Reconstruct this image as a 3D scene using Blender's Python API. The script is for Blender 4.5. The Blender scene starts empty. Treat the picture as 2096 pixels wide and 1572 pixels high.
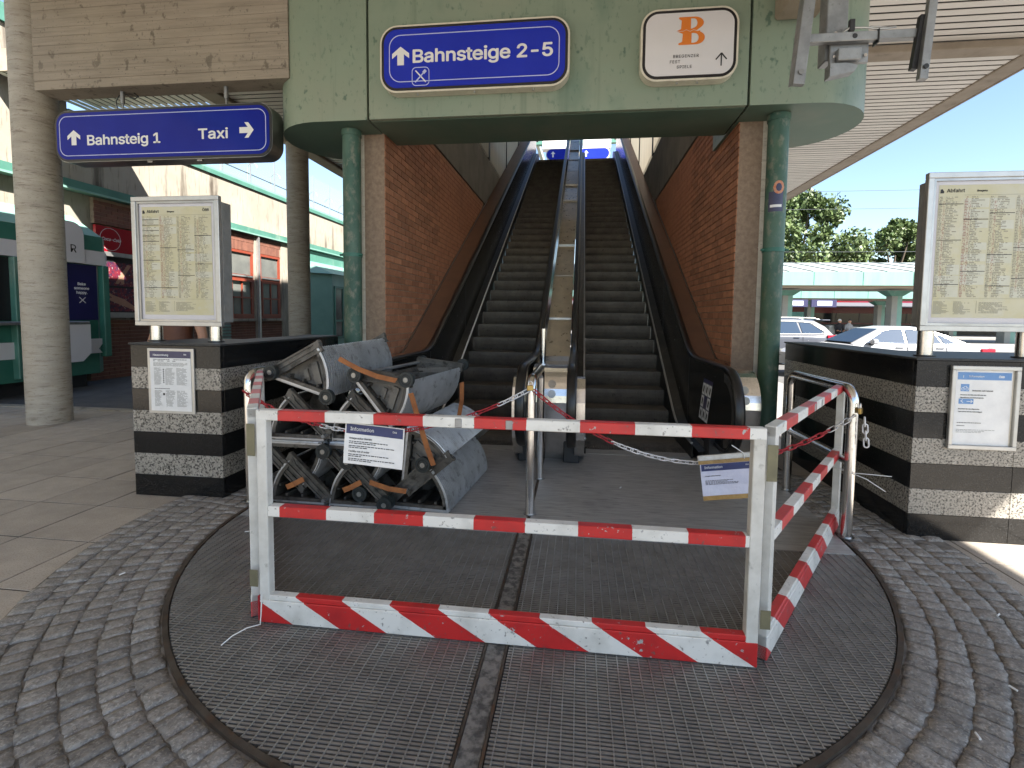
import bpy, math, random
from mathutils import Vector, Matrix, Euler
R = math.radians
rnd = random.Random(7)
S = bpy.context.scene
COL = S.collection

# ------------------------------------------------------------------ camera
CAM_H = 1.38
cd = bpy.data.cameras.new('camera'); cam = bpy.data.objects.new('camera', cd); COL.objects.link(cam)
right = Vector((0.9925, 0.1215, 0.0116)); fwd = Vector((-0.1208, 0.9907, -0.0637))
fwd.normalize(); right = (right - fwd * right.dot(fwd)).normalized(); up = right.cross(fwd)
cam.matrix_world = Matrix(((right.x, up.x, -fwd.x, 0), (right.y, up.y, -fwd.y, 0), (right.z, up.z, -fwd.z, CAM_H), (0, 0, 0, 1)))
cd.sensor_fit = 'HORIZONTAL'; cd.sensor_width = 36; cd.lens = 36 * 1008 / 2096
cd.shift_x = (1048 - 1062) / 2096; cd.shift_y = -(786 - 711) / 2096
cd.clip_start = 0.05; cd.clip_end = 2000
S.camera = cam
# ------------------------------------------------------------------ sky, sun, exposure
TOSUN = Vector((0.80, -0.76, 1.0)).normalized()
wd = bpy.data.worlds.new('World'); S.world = wd; wd.use_nodes = True
wn = wd.node_tree; bg = wn.nodes['Background']
sky = wn.nodes.new('ShaderNodeTexSky'); sky.sky_type = 'NISHITA'; sky.sun_disc = False
sky.sun_elevation = math.asin(TOSUN.z); sky.sun_rotation = math.atan2(TOSUN.x, TOSUN.y)
sky.air_density = 1.0; sky.dust_density = 0.5; sky.ozone_density = 1.6
wn.links.new(sky.outputs[0], bg.inputs[0]); bg.inputs[1].default_value = 0.075
sl = bpy.data.lights.new('sun', 'SUN'); sl.energy = 5.0; sl.angle = R(0.5); sl.color = (1, 0.95, 0.88)
so = bpy.data.objects.new('sun', sl); COL.objects.link(so); so.location = TOSUN * 60
so.rotation_euler = TOSUN.to_track_quat('Z', 'Y').to_euler()
S.view_settings.view_transform = 'Standard'; S.view_settings.look = 'None'
S.view_settings.gamma = 1.0; S.view_settings.use_curve_mapping = False
S.view_settings.exposure = 2.05
try:
    S.cycles.max_bounces = 8; S.cycles.diffuse_bounces = 5; S.cycles.glossy_bounces = 4
    S.cycles.transmission_bounces = 6; S.cycles.transparent_max_bounces = 12
    S.cycles.caustics_reflective = False; S.cycles.caustics_refractive = False
    S.cycles.use_denoising = True
except Exception: pass

# ------------------------------------------------------------------ materials
MATS = {}
def mat(name, c1, c2=None, scale=4.0, detail=5, lo=0.35, hi=0.65, rough=0.6, metal=0.0, bump=0.0, bscale=None,
        stretch=(1, 1, 1), layers=(), rvar=0.0, objvar=0.0, spec=None, coord='pos', alpha=1.0, trans=0.0, emit=None, estr=0.0, aniso=None, bstretch=None):
    m = bpy.data.materials.new(name); m.use_nodes = True; MATS[name] = m
    nt = m.node_tree; N = nt.nodes; L = nt.links; bs = N['Principled BSDF']
    if coord == 'pos':
        g = N.new('ShaderNodeNewGeometry'); vec = g.outputs['Position']
    else:
        g = N.new('ShaderNodeTexCoord'); vec = g.outputs['Object']
    def mapped(st):
        if tuple(st) == (1, 1, 1): return vec
        mp = N.new('ShaderNodeMapping'); mp.inputs['Scale'].default_value = st; L.new(vec, mp.inputs['Vector']); return mp.outputs[0]
    def noise(sc, st, det=5, rough_=0.6):
        n = N.new('ShaderNodeTexNoise'); n.inputs['Scale'].default_value = sc; n.inputs['Detail'].default_value = det
        n.inputs['Roughness'].default_value = rough_; L.new(mapped(st), n.inputs['Vector']); return n.outputs['Fac']
    def ramp(f, a, b):
        r = N.new('ShaderNodeMapRange'); r.inputs[1].default_value = a; r.inputs[2].default_value = b; L.new(f, r.inputs[0]); return r.outputs[0]
    def mix(f, a, b):
        x = N.new('ShaderNodeMix'); x.data_type = 'RGBA'
        if hasattr(f, 'links'): L.new(f, x.inputs[0])
        else: x.inputs[0].default_value = f
        for s, k in ((a, 6), (b, 7)):
            if hasattr(s, 'links'): L.new(s, x.inputs[k])
            else: x.inputs[k].default_value = (*s[:3], 1)
        return x.outputs[2]
    col = c1; rfac = None
    if c2 is not None:
        f = ramp(noise(scale, stretch, detail), lo, hi); col = mix(f, c1, c2); rfac = f
    for ly in layers:
        kind = ly.get('kind', 'noise')
        if kind == 'noise':
            f = ramp(noise(ly['scale'], ly.get('stretch', (1, 1, 1)), ly.get('detail', 4), ly.get('rough', 0.6)), ly['lo'], ly['hi'])
        else:
            v = N.new('ShaderNodeTexVoronoi'); v.inputs['Scale'].default_value = ly['scale']; v.feature = ly.get('feature', 'F1')
            L.new(mapped(ly.get('stretch', (1, 1, 1))), v.inputs['Vector'])
            f = ramp(v.outputs['Distance'], ly['lo'], ly['hi'])
        k = ly.get('amt', 1.0)
        if k != 1.0:
            mm = N.new('ShaderNodeMath'); mm.operation = 'MULTIPLY'; L.new(f, mm.inputs[0]); mm.inputs[1].default_value = k; f = mm.outputs[0]
        col = mix(f, col, ly['color'])
    if objvar:
        oi = N.new('ShaderNodeObjectInfo'); hs = N.new('ShaderNodeHueSaturation')
        mr = N.new('ShaderNodeMapRange'); mr.inputs[3].default_value = 1 - objvar; mr.inputs[4].default_value = 1 + objvar
        L.new(oi.outputs['Random'], mr.inputs[0]); L.new(mr.outputs[0], hs.inputs['Value'])
        if hasattr(col, 'links'): L.new(col, hs.inputs['Color'])
        else: hs.inputs['Color'].default_value = (*col, 1)
        col = hs.outputs[0]
    if hasattr(col, 'links'): L.new(col, bs.inputs['Base Color'])
    else: bs.inputs['Base Color'].default_value = (*col[:3], 1)
    bs.inputs['Metallic'].default_value = metal
    if rvar and rfac is not None:
        mr = N.new('ShaderNodeMapRange'); mr.inputs[3].default_value = max(0.02, rough - rvar); mr.inputs[4].default_value = min(1, rough + rvar)
        L.new(noise(scale * 2.3, stretch, 4), mr.inputs[0]); L.new(mr.outputs[0], bs.inputs['Roughness'])
    else: bs.inputs['Roughness'].default_value = rough
    if spec is not None: bs.inputs['Specular IOR Level'].default_value = spec
    if alpha < 1: bs.inputs['Alpha'].default_value = alpha
    if trans: bs.inputs['Transmission Weight'].default_value = trans
    if emit: bs.inputs['Emission Color'].default_value = (*emit, 1); bs.inputs['Emission Strength'].default_value = estr
    if bump:
        b = N.new('ShaderNodeBump'); b.inputs['Strength'].default_value = bump; b.inputs['Distance'].default_value = 0.01
        L.new(noise(bscale or scale * 4, bstretch or stretch, 6, 0.65), b.inputs['Height']); L.new(b.outputs[0], bs.inputs['Normal'])
    return m

def stripe_mat(name, period, offset, slope=0.0, chips=True, edge_wear=True, faded=0.0):
    """red and white painted bands along the piece's own X, chipped down to grey steel"""
    m = bpy.data.materials.new(name); m.use_nodes = True; MATS[name] = m
    nt = m.node_tree; N = nt.nodes; L = nt.links; bs = N['Principled BSDF']
    tc = N.new('ShaderNodeTexCoord'); sp = N.new('ShaderNodeSeparateXYZ'); L.new(tc.outputs['Object'], sp.inputs[0])
    def math_(op, a, b=None, c=None):
        q = N.new('ShaderNodeMath'); q.operation = op
        for i, v in enumerate((a, b, c)):
            if v is None: continue
            if hasattr(v, 'links'): L.new(v, q.inputs[i])
            else: q.inputs[i].default_value = v
        return q.outputs[0]
    u = sp.outputs['X']
    if slope: u = math_('MULTIPLY_ADD', sp.outputs['Z'], slope, u)
    jn = N.new('ShaderNodeTexNoise'); jn.inputs['Scale'].default_value = 40; L.new(tc.outputs['Object'], jn.inputs['Vector'])
    u = math_('ADD', u, math_('MULTIPLY', jn.outputs['Fac'], 0.004))
    ph = math_('FRACT', math_('DIVIDE', math_('SUBTRACT', u, offset), period * 2))
    red = math_('LESS_THAN', ph, 0.5)
    n1 = N.new('ShaderNodeTexNoise'); n1.inputs['Scale'].default_value = 9; n1.inputs['Detail'].default_value = 6; L.new(tc.outputs['Object'], n1.inputs['Vector'])
    mx = N.new('ShaderNodeMix'); mx.data_type = 'RGBA'; L.new(red, mx.inputs[0])
    w1 = N.new('ShaderNodeMix'); w1.data_type = 'RGBA'; w1.inputs[6].default_value = (0.70, 0.69, 0.65, 1); w1.inputs[7].default_value = (0.50, 0.49, 0.45, 1)
    r1 = N.new('ShaderNodeMix'); r1.data_type = 'RGBA'
    r1.inputs[6].default_value = (0.50 + faded * .25, 0.022 + faded * .2, 0.022 + faded * .2, 1); r1.inputs[7].default_value = (0.36 + faded * .2, 0.018 + faded * .2, 0.02 + faded * .2, 1)
    rr = N.new('ShaderNodeMapRange'); rr.inputs[1].default_value = 0.45; rr.inputs[2].default_value = 0.75; L.new(n1.outputs['Fac'], rr.inputs[0])
    L.new(rr.outputs[0], w1.inputs[0]); L.new(rr.outputs[0], r1.inputs[0])
    L.new(w1.outputs[2], mx.inputs[6]); L.new(r1.outputs[2], mx.inputs[7])
    col = mx.outputs[2]
    n2 = N.new('ShaderNodeTexNoise'); n2.inputs['Scale'].default_value = 26; n2.inputs['Detail'].default_value = 5; n2.inputs['Roughness'].default_value = .7; L.new(tc.outputs['Object'], n2.inputs['Vector'])
    gm = N.new('ShaderNodeNewGeometry')
    pt = N.new('ShaderNodeMapRange'); pt.inputs[1].default_value = 0.50; pt.inputs[2].default_value = 0.62; L.new(gm.outputs['Pointiness'], pt.inputs[0])
    nn = math_('ADD', n2.outputs['Fac'], math_('MULTIPLY', pt.outputs[0], 0.10))
    ch = N.new('ShaderNodeMapRange'); ch.inputs[1].default_value = 0.70; ch.inputs[2].default_value = 0.712; L.new(nn, ch.inputs[0])
    m2 = N.new('ShaderNodeMix'); m2.data_type = 'RGBA'; L.new(ch.outputs[0], m2.inputs[0]); L.new(col, m2.inputs[6]); m2.inputs[7].default_value = (0.36, 0.36, 0.35, 1)
    n3 = N.new('ShaderNodeTexNoise'); n3.inputs['Scale'].default_value = 60; n3.inputs['Detail'].default_value = 3; L.new(tc.outputs['Object'], n3.inputs['Vector'])
    dr = N.new('ShaderNodeMapRange'); dr.inputs[1].default_value = 0.64; dr.inputs[2].default_value = 0.72; dr.inputs[4].default_value = 0.7; L.new(n3.outputs['Fac'], dr.inputs[0])
    m3 = N.new('ShaderNodeMix'); m3.data_type = 'RGBA'; L.new(dr.outputs[0], m3.inputs[0]); L.new(m2.outputs[2], m3.inputs[6]); m3.inputs[7].default_value = (0.10, 0.09, 0.08, 1)
    L.new(m3.outputs[2], bs.inputs['Base Color']); bs.inputs['Roughness'].default_value = 0.42
    b = N.new('ShaderNodeBump'); b.inputs['Strength'].default_value = 0.25; b.inputs['Distance'].default_value = 0.002; L.new(ch.outputs[0], b.inputs['Height']); b.invert = True
    L.new(b.outputs[0], bs.inputs['Normal'])
    return m

# ------------------------------------------------------------------ mesh building
class MB:
    def __init__(s): s.v = []; s.f = []; s.sm = []
    def add(s, vs, fs, smooth=False):
        o = len(s.v); s.v += [tuple(p) for p in vs]; s.f += [tuple(i + o for i in f) for f in fs]; s.sm += [smooth] * len(fs); return s
    def box(s, x0, x1, y0, y1, z0, z1):
        return s.add([(x0, y0, z0), (x1, y0, z0), (x1, y1, z0), (x0, y1, z0), (x0, y0, z1), (x1, y0, z1), (x1, y1, z1), (x0, y1, z1)],
                     [(0, 3, 2, 1), (4, 5, 6, 7), (0, 1, 5, 4), (1, 2, 6, 5), (2, 3, 7, 6), (3, 0, 4, 7)])
    def cbox(s, x0, x1, y0, y1, z0, z1, c):
        """box with chamfered edges all round"""
        X = ((x0, x0 + c, x1 - c, x1)); Y = ((y0, y0 + c, y1 - c, y1)); Z = ((z0, z0 + c, z1 - c, z1))
        import itertools
        pts = []; idx = {}
        for i, j, k in itertools.product((0, 1), repeat=3):
            for ax in range(3):
                p = [X[0 if i == 0 else 3], Y[0 if j == 0 else 3], Z[0 if k == 0 else 3]]
                inn = (X[1 if i == 0 else 2], Y[1 if j == 0 else 2], Z[1 if k == 0 else 2])
                for a in range(3):
                    if a != ax: p[a] = inn[a]
                idx[(i, j, k, ax)] = len(pts); pts.append(tuple(p))
        F = []
        for ax in range(3):
            o = [a for a in range(3) if a != ax]
            for sgn in (0, 1):
                loop = []
                for (u, w) in ((0, 0), (1, 0), (1, 1), (0, 1)):
                    q = [0, 0, 0]; q[ax] = sgn; q[o[0]] = u; q[o[1]] = w; loop.append(idx[(*q, ax)])
                flip = (sgn == 0) ^ (ax == 1)
                F.append(tuple(reversed(loop)) if flip else tuple(loop))
        for a in range(3):
            b, c_ = [q for q in range(3) if q != a]
            for u in (0, 1):
                for w in (0, 1):
                    q0 = [0, 0, 0]; q0[b] = u; q0[c_] = w; q1 = list(q0); q1[a] = 1
                    F.append((idx[(*q0, b)], idx[(*q1, b)], idx[(*q1, c_)], idx[(*q0, c_)]))
        for i, j, k in itertools.product((0, 1), repeat=3): F.append((idx[(i, j, k, 0)], idx[(i, j, k, 1)], idx[(i, j, k, 2)]))
        return s.add(pts, F)
    def obox(s, c, ax, ay, az):
        c, ax, ay, az = map(Vector, (c, ax, ay, az)); vs = []
        for k in (-1, 1):
            for (i, j) in ((-1, -1), (1, -1), (1, 1), (-1, 1)): vs.append(c + ax * i + ay * j + az * k)
        return s.add(vs, [(0, 3, 2, 1), (4, 5, 6, 7), (0, 1, 5, 4), (1, 2, 6, 5), (2, 3, 7, 6), (3, 0, 4, 7)])
    def bar(s, p, q, w, h, upv=(0, 0, 1)):
        p, q = Vector(p), Vector(q); d = (q - p); n = d.normalized(); u = Vector(upv)
        side = n.cross(u); side = side.normalized() if side.length > 1e-5 else Vector((1, 0, 0)); u = side.cross(n)
        return s.obox((p + q) / 2, d / 2, side * (w / 2), u * (h / 2))
    def tube(s, path, r, n=10, caps=True, closed=False, radii=None):
        path = [Vector(p) for p in path]; k = len(path); rings = []; prev = None
        for i, p in enumerate(path):
            if closed: t = path[(i + 1) % k] - path[i - 1]
            else: t = path[min(i + 1, k - 1)] - path[max(i - 1, 0)]
            t.normalize()
            if prev is None:
                a = Vector((0, 0, 1)) if abs(t.z) < 0.9 else Vector((1, 0, 0)); nrm = t.cross(a).normalized()
            else:
                nrm = prev - t * prev.dot(t); nrm.normalize()
            prev = nrm; b = t.cross(nrm); rr = radii[i] if radii else r
            rings.append([p + (nrm * math.cos(2 * math.pi * j / n) + b * math.sin(2 * math.pi * j / n)) * rr for j in range(n)])
        vs = [q for rg in rings for q in rg]; fs = []
        for i in range(k if closed else k - 1):
            a, b2 = i * n, ((i + 1) % k) * n
            for j in range(n): fs.append((a + j, a + (j + 1) % n, b2 + (j + 1) % n, b2 + j))
        s.add(vs, fs, True)
        if caps and not closed: s.add(rings[0], [tuple(reversed(range(n)))]); s.add(rings[-1], [tuple(range(n))])
        return s
    def cyl(s, p, q, r, n=16, r2=None, caps=True):
        p, q = Vector(p), Vector(q); return s.tube([p, q], r, n, caps, radii=[r, r if r2 is None else r2])
    def prism(s, poly, f3, a, b, caps=True, smooth=False):
        """poly: list of 2D; f3(u,v,t) gives 3D; extruded from t=a to t=b"""
        n = len(poly); vs = [f3(u, v, a) for u, v in poly] + [f3(u, v, b) for u, v in poly]
        s.add(vs, [(i, (i + 1) % n, n + (i + 1) % n, n + i) for i in range(n)], smooth)
        if caps: s.add(vs[:n], [tuple(reversed(range(n)))]); s.add(vs[n:], [tuple(range(n))])
        return s
    def quad(s, a, b, c, d): return s.add([a, b, c, d], [(0, 1, 2, 3)])
    def disc(s, c, r, ax, ay, n=20):
        c, ax, ay = Vector(c), Vector(ax), Vector(ay)
        return s.add([c + ax * (r * math.cos(2 * math.pi * i / n)) + ay * (r * math.sin(2 * math.pi * i / n)) for i in range(n)], [tuple(range(n))])
    def mesh(s, name, off=None):
        me = bpy.data.meshes.new(name)
        v = s.v if off is None else [(p[0] - off[0], p[1] - off[1], p[2] - off[2]) for p in s.v]
        me.from_pydata(v, [], s.f); me.polygons.foreach_set('use_smooth', s.sm); me.update(); return me

def wloc(o):
    l = Vector((0, 0, 0))
    while o is not None: l = l + o.location; o = o.parent
    return l
def obj(name, mb, m, parent=None, bevel=0.0, local=False, origin=None):
    """one mesh object. Vertices are world coordinates unless local; origin sets where its own zero lies"""
    pl = wloc(parent) if parent is not None else Vector((0, 0, 0))
    if isinstance(mb, bpy.types.Mesh): me = mb; loc = Vector((0, 0, 0))
    elif local: me = mb.mesh(name); loc = Vector(origin or (0, 0, 0))
    else:
        og = Vector(origin) if origin is not None else pl
        me = mb.mesh(name, og); loc = og - pl
    o = bpy.data.objects.new(name, me); COL.objects.link(o); o.location = loc
    if m is not None and not me.materials: me.materials.append(MATS[m] if isinstance(m, str) else m)
    if parent is not None: o.parent = parent
    if bevel:
        b = o.modifiers.new('bevel', 'BEVEL'); b.width = bevel; b.segments = 2; b.limit_method = 'ANGLE'; b.angle_limit = R(40)
    return o
def tag(o, label=None, cat=None, group=None, kind=None):
    if label: o['label'] = label
    if cat: o['category'] = cat
    if group: o['group'] = group
    if kind: o['kind'] = kind
    return o
def thing(name, label, cat, loc=(0, 0, 0), rotz=0, group=None, kind=None):
    o = bpy.data.objects.new(name, None); COL.objects.link(o); o.location = loc; o.rotation_euler = (0, 0, rotz); o.empty_display_size = .2
    return tag(o, label, cat, group, kind)
def copy_tree(o, parent=None):
    c = o.copy(); COL.objects.link(c); c.parent = parent
    for ch in list(o.children): copy_tree(ch, c)
    return c
FONT = None
try:
    import os
    FONT = bpy.data.fonts.load(os.path.join(bpy.utils.system_resource('DATAFILES'), 'fonts', 'Inter.woff2'))
except Exception: FONT = None
def text_mesh(body, size, bold=0.0, align='LEFT', shear=0.0, spacing=1.0, ext=0.0008):
    cu = bpy.data.curves.new('lettering', 'FONT'); cu.body = body; cu.size = size; cu.offset = 0 if FONT else bold * size; cu.align_x = align; cu.shear = shear
    cu.space_character = spacing; cu.extrude = ext; cu.resolution_u = 3
    if FONT: cu.font = FONT
    t = bpy.data.objects.new('lettering', cu); COL.objects.link(t)
    me = bpy.data.meshes.new_from_object(t.evaluated_get(bpy.context.evaluated_depsgraph_get()))
    bpy.data.objects.remove(t); bpy.data.curves.remove(cu)
    if FONT and bold:
        # heavier strokes: the same letters laid again a hair to each side, each a hair deeper
        d = bold * size * .8; V0 = [v.co.copy() for v in me.vertices]; P0 = [tuple(p.vertices) for p in me.polygons]; V = []; P = []
        for k, (dx, dy) in enumerate(((0, 0), (d, 0), (-d, 0), (0, d), (0, -d), (d * .7, d * .7), (-d * .7, d * .7), (d * .7, -d * .7), (-d * .7, -d * .7))):
            o = len(V); V += [(v.x + dx, v.y + dy, v.z - k * .00012) for v in V0]; P += [tuple(i + o for i in p) for p in P0]
        me = bpy.data.meshes.new('lettering'); me.from_pydata(V, [], P)
    return me
def text(body, size, pos, m, parent, bold=0.0, align='LEFT', rot=(90, 0, 0), shear=0.0, spacing=1.0, name='lettering', width=None):
    me = text_mesh(body, size, bold, align, shear, spacing)
    o = bpy.data.objects.new(name, me); COL.objects.link(o); me.materials.append(MATS[m])
    o.parent = parent; o.location = Vector(pos) - (wloc(parent) if parent else Vector((0, 0, 0))); o.rotation_euler = [R(a) for a in rot]
    o['kind'] = 'stuff'
    if width:
        xs = [v.co.x for v in me.vertices]; o.scale = (width / (max(xs) - min(xs)), 1, 1)
    return o
def rrect(w, h, r, n=6):
    pts = []
    for cx, cy, a0 in ((w / 2 - r, h / 2 - r, 0), (-w / 2 + r, h / 2 - r, 90), (-w / 2 + r, -h / 2 + r, 180), (w / 2 - r, -h / 2 + r, 270)):
        for i in range(n + 1):
            a = R(a0 + 90 * i / n); pts.append((cx + r * math.cos(a), cy + r * math.sin(a)))
    return pts
def ring_prism(mb, outer, inner, f3, a, b):
    n = len(outer); vs = [f3(*p, a) for p in outer] + [f3(*p, a) for p in inner] + [f3(*p, b) for p in outer] + [f3(*p, b) for p in inner]
    F = []
    for i in range(n):
        j = (i + 1) % n
        F += [(i, j, n + j, n + i), (2 * n + i, 3 * n + i, 3 * n + j, 2 * n + j), (i, 2 * n + i, 2 * n + j, j), (n + i, n + j, 3 * n + j, 3 * n + i)]
    mb.add(vs, F); return mb
def yface(x, z, y): return lambda u, v, t: (x + u, y + t, z + v)     # (u right, v up, t back) for things facing the camera side
UP = lambda u, v, t: (u, v, t)
# ------------------------------------------------------------------ material library
mat('street', (0.11, 0.108, 0.104), (0.14, 0.137, 0.132), 2, rough=.9, bump=.3, bscale=120)
mat('asphalt', (0.07, 0.07, 0.072), (0.11, 0.108, 0.105), 3, rough=.9, bump=.4, bscale=160, layers=[dict(scale=.7, lo=.5, hi=.75, color=(.15, .145, .14), amt=.6)])
mat('road', (0.27, 0.26, 0.245), (0.22, 0.215, 0.205), 2, rough=.9, bump=.3, bscale=120)
mat('slab', (0.45, 0.395, 0.33), (0.37, 0.325, 0.27), 6, rough=.75, bump=.35, bscale=170, objvar=.10, layers=[dict(scale=140, lo=.52, hi=.66, color=(.19, .155, .125), amt=.55, detail=2), dict(scale=150, lo=.60, hi=.72, color=(.42, .36, .29), amt=.5, detail=2, stretch=(1, 1, 1.3)), dict(scale=1.3, lo=.5, hi=.8, color=(.25, .215, .18), amt=.5)])
mat('joint', (0.055, 0.05, 0.045), (0.09, 0.08, 0.07), 30, rough=.95)
mat('mortar_sand', (0.10, 0.09, 0.078), (0.26, 0.235, 0.205), 11, rough=.95, bump=.8, bscale=200)
mat('sett', (0.30, 0.278, 0.25), (0.155, 0.143, 0.13), 30, detail=7, lo=.34, hi=.66, rough=.75, bump=1.0, bscale=55, objvar=.18, layers=[dict(scale=95, lo=.53, hi=.63, color=(.38, .355, .32), amt=.75, detail=3), dict(scale=80, lo=.58, hi=.66, color=(.07, .066, .062), amt=.5, detail=3, stretch=(1.2, .9, 1)), dict(scale=2.0, lo=.5, hi=.75, color=(.16, .14, .12), amt=.5)])
mat('grate_bar', (0.24, 0.226, 0.205), (0.32, 0.302, 0.275), 9, rough=.55, metal=.55, layers=[dict(scale=35, lo=.6, hi=.75, color=(.11, .095, .082), amt=.6)])
mat('grate_rod', (0.40, 0.40, 0.385), (0.28, 0.275, 0.26), 12, rough=.45, metal=.7)
mat('pit', (0.022, 0.021, 0.020), (0.035, 0.032, 0.03), 20, rough=.95)
mat('rim', (0.10, 0.085, 0.07), (0.055, 0.04, 0.03), 9, rough=.6, metal=.5, layers=[dict(scale=14, lo=.52, hi=.66, color=(.115, .06, .03), amt=.7)])
mat('worn_stone', (0.20, 0.19, 0.175), (0.06, 0.058, 0.055), 26, detail=6, lo=.42, hi=.60, rough=.7, bump=.7, bscale=45)
mat('plate', (0.45, 0.445, 0.435), (0.33, 0.326, 0.318), 3, rough=.48, metal=.4, stretch=(1.5, 14, 1), bump=.25, bscale=14, bstretch=(.6, 40, 1), rvar=.08,
    layers=[dict(scale=8, stretch=(1, 6, 1), lo=.58, hi=.72, color=(.12, .12, .12), amt=.55), dict(scale=2.2, lo=.55, hi=.75, color=(.16, .15, .145), amt=.5), dict(scale=16, stretch=(.3, 5, 1), lo=.66, hi=.72, color=(.055, .05, .05), amt=.8)])
mat('comb', (0.19, 0.175, 0.155), (0.115, 0.105, 0.095), 5, stretch=(4, 1.2, 1), rough=.55, metal=.55, layers=[dict(scale=12, lo=.5, hi=.7, color=(.07, .062, .055), amt=.7)])
mat('concrete_board', (0.34, 0.295, 0.24), (0.265, 0.23, 0.185), 2.2, stretch=(.5, 1, 5), rough=.85, bump=.55, bscale=5, bstretch=(.35, 1, 11),
    layers=[dict(scale=3, stretch=(.25, 1, 12), lo=.5, hi=.72, color=(.19, .16, .125), amt=.7), dict(scale=9, lo=.60, hi=.67, color=(.105, .088, .07), amt=.75, stretch=(1, 1, .8)), dict(scale=42, lo=.655, hi=.70, color=(.075, .065, .05), amt=.85, detail=2), dict(scale=1.1, lo=.5, hi=.7, color=(.36, .31, .245), amt=.5)])
mat('concrete_column', (0.46, 0.42, 0.355), (0.36, 0.325, 0.27), 3, stretch=(1, 1, 4), rough=.85, bump=.35, bscale=22, bstretch=(1, 1, 3),
    layers=[dict(scale=7, stretch=(.8, .8, 7), lo=.55, hi=.66, color=(.17, .14, .11), amt=.75, rough=.7), dict(scale=60, stretch=(1, 1, 1.6), lo=.64, hi=.70, color=(.12, .10, .08), amt=.6, detail=2), dict(scale=.8, lo=.45, hi=.7, color=(.42, .355, .27), amt=.4)])
mat('concrete_brightened', (0.66, 0.61, 0.52), (0.55, 0.505, 0.43), 3, stretch=(1, 1, 3), rough=.85, bump=.3, bscale=22, layers=[dict(scale=60, stretch=(1, 1, 1.6), lo=.63, hi=.70, color=(.25, .215, .17), amt=.6, detail=2), dict(scale=6, stretch=(.8, .8, 5), lo=.57, hi=.68, color=(.36, .31, .25), amt=.6)])  # column concrete brightened in colour to offset the shade under the canopy
mat('concrete_light', (0.36, 0.325, 0.265), (0.29, 0.26, 0.21), 1.2, rough=.85, bump=.3, bscale=40,
    layers=[dict(scale=2.2, stretch=(1, 1.2, .16), lo=.54, hi=.68, color=(.06, .046, .032), amt=.9, detail=6), dict(scale=8, stretch=(1, 2, .25), lo=.56, hi=.68, color=(.12, .09, .065), amt=.6)])
mat('concrete_dark', (0.21, 0.195, 0.17), (0.15, 0.14, 0.12), 2, rough=.9, bump=.3, bscale=30, layers=[dict(scale=5, stretch=(1, 1, .3), lo=.55, hi=.7, color=(.10, .09, .075), amt=.6)])
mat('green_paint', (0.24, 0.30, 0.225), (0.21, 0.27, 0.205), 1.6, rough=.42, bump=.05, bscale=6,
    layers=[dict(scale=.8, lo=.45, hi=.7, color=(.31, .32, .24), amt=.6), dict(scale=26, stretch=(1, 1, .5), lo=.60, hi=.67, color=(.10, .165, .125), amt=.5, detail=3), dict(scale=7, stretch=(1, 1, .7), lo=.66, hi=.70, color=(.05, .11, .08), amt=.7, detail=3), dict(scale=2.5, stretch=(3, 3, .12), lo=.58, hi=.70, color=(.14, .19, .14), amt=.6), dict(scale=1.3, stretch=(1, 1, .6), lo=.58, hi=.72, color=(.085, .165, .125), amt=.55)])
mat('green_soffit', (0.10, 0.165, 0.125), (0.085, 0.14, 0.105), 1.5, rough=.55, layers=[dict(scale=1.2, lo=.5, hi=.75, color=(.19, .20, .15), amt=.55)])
mat('green_pipe', (0.035, 0.095, 0.07), (0.085, 0.16, 0.12), 5, stretch=(1, 1, .45), rough=.55, layers=[dict(scale=16, stretch=(1, 1, .6), lo=.52, hi=.66, color=(.22, .225, .175), amt=.7, detail=6), dict(scale=3, stretch=(1, 1, .3), lo=.52, hi=.68, color=(.045, .085, .03), amt=.6), dict(scale=70, lo=.64, hi=.7, color=(.02, .035, .025), amt=.7)])
mat('green_trim', (0.06, 0.17, 0.13), (0.08, 0.21, 0.165), 3, rough=.5, layers=[dict(scale=3, stretch=(1, 1, .4), lo=.6, hi=.75, color=(.25, .32, .26), amt=.6)])
mat('green_kiosk', (0.03, 0.145, 0.105), (0.045, 0.175, 0.13), 3, rough=.45)
mat('mint', (0.20, 0.36, 0.30), (0.16, 0.31, 0.26), 2, rough=.5)
mat('dark_gap', (0.012, 0.014, 0.013), rough=.9)
mat('brick', (0.43, 0.195, 0.105), (0.35, 0.15, 0.082), 9, rough=.75, bump=.4, bscale=80, objvar=.22, layers=[dict(scale=60, lo=.56, hi=.68, color=(.19, .08, .05), amt=.5), dict(scale=1.6, lo=.5, hi=.75, color=(.27, .12, .07), amt=.5)])
mat('brick_mortar', (0.34, 0.25, 0.18), (0.24, 0.17, 0.125), 20, rough=.95)
mat('brick_facade', (0.20, 0.085, 0.055), (0.155, 0.065, 0.045), 6, rough=.75, objvar=.16, layers=[dict(scale=1.5, stretch=(1, 1, .5), lo=.55, hi=.75, color=(.10, .05, .035), amt=.6)])
mat('granite_speckle', (0.33, 0.305, 0.265), (0.21, 0.195, 0.17), 80, detail=3, lo=.40, hi=.60, rough=.25, layers=[dict(scale=80, lo=.53, hi=.59, color=(.045, .042, .038), detail=2, amt=.95), dict(scale=60, lo=.60, hi=.66, color=(.47, .435, .38), detail=3, amt=.8), dict(scale=3, lo=.5, hi=.8, color=(.20, .185, .16), amt=.4)], spec=.4)
mat('granite_black', (0.007, 0.007, 0.007), (0.013, 0.013, 0.013), 60, detail=3, rough=.16, layers=[dict(scale=130, lo=.60, hi=.66, color=(.045, .045, .045), amt=.6, detail=2)], spec=.38)
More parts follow.
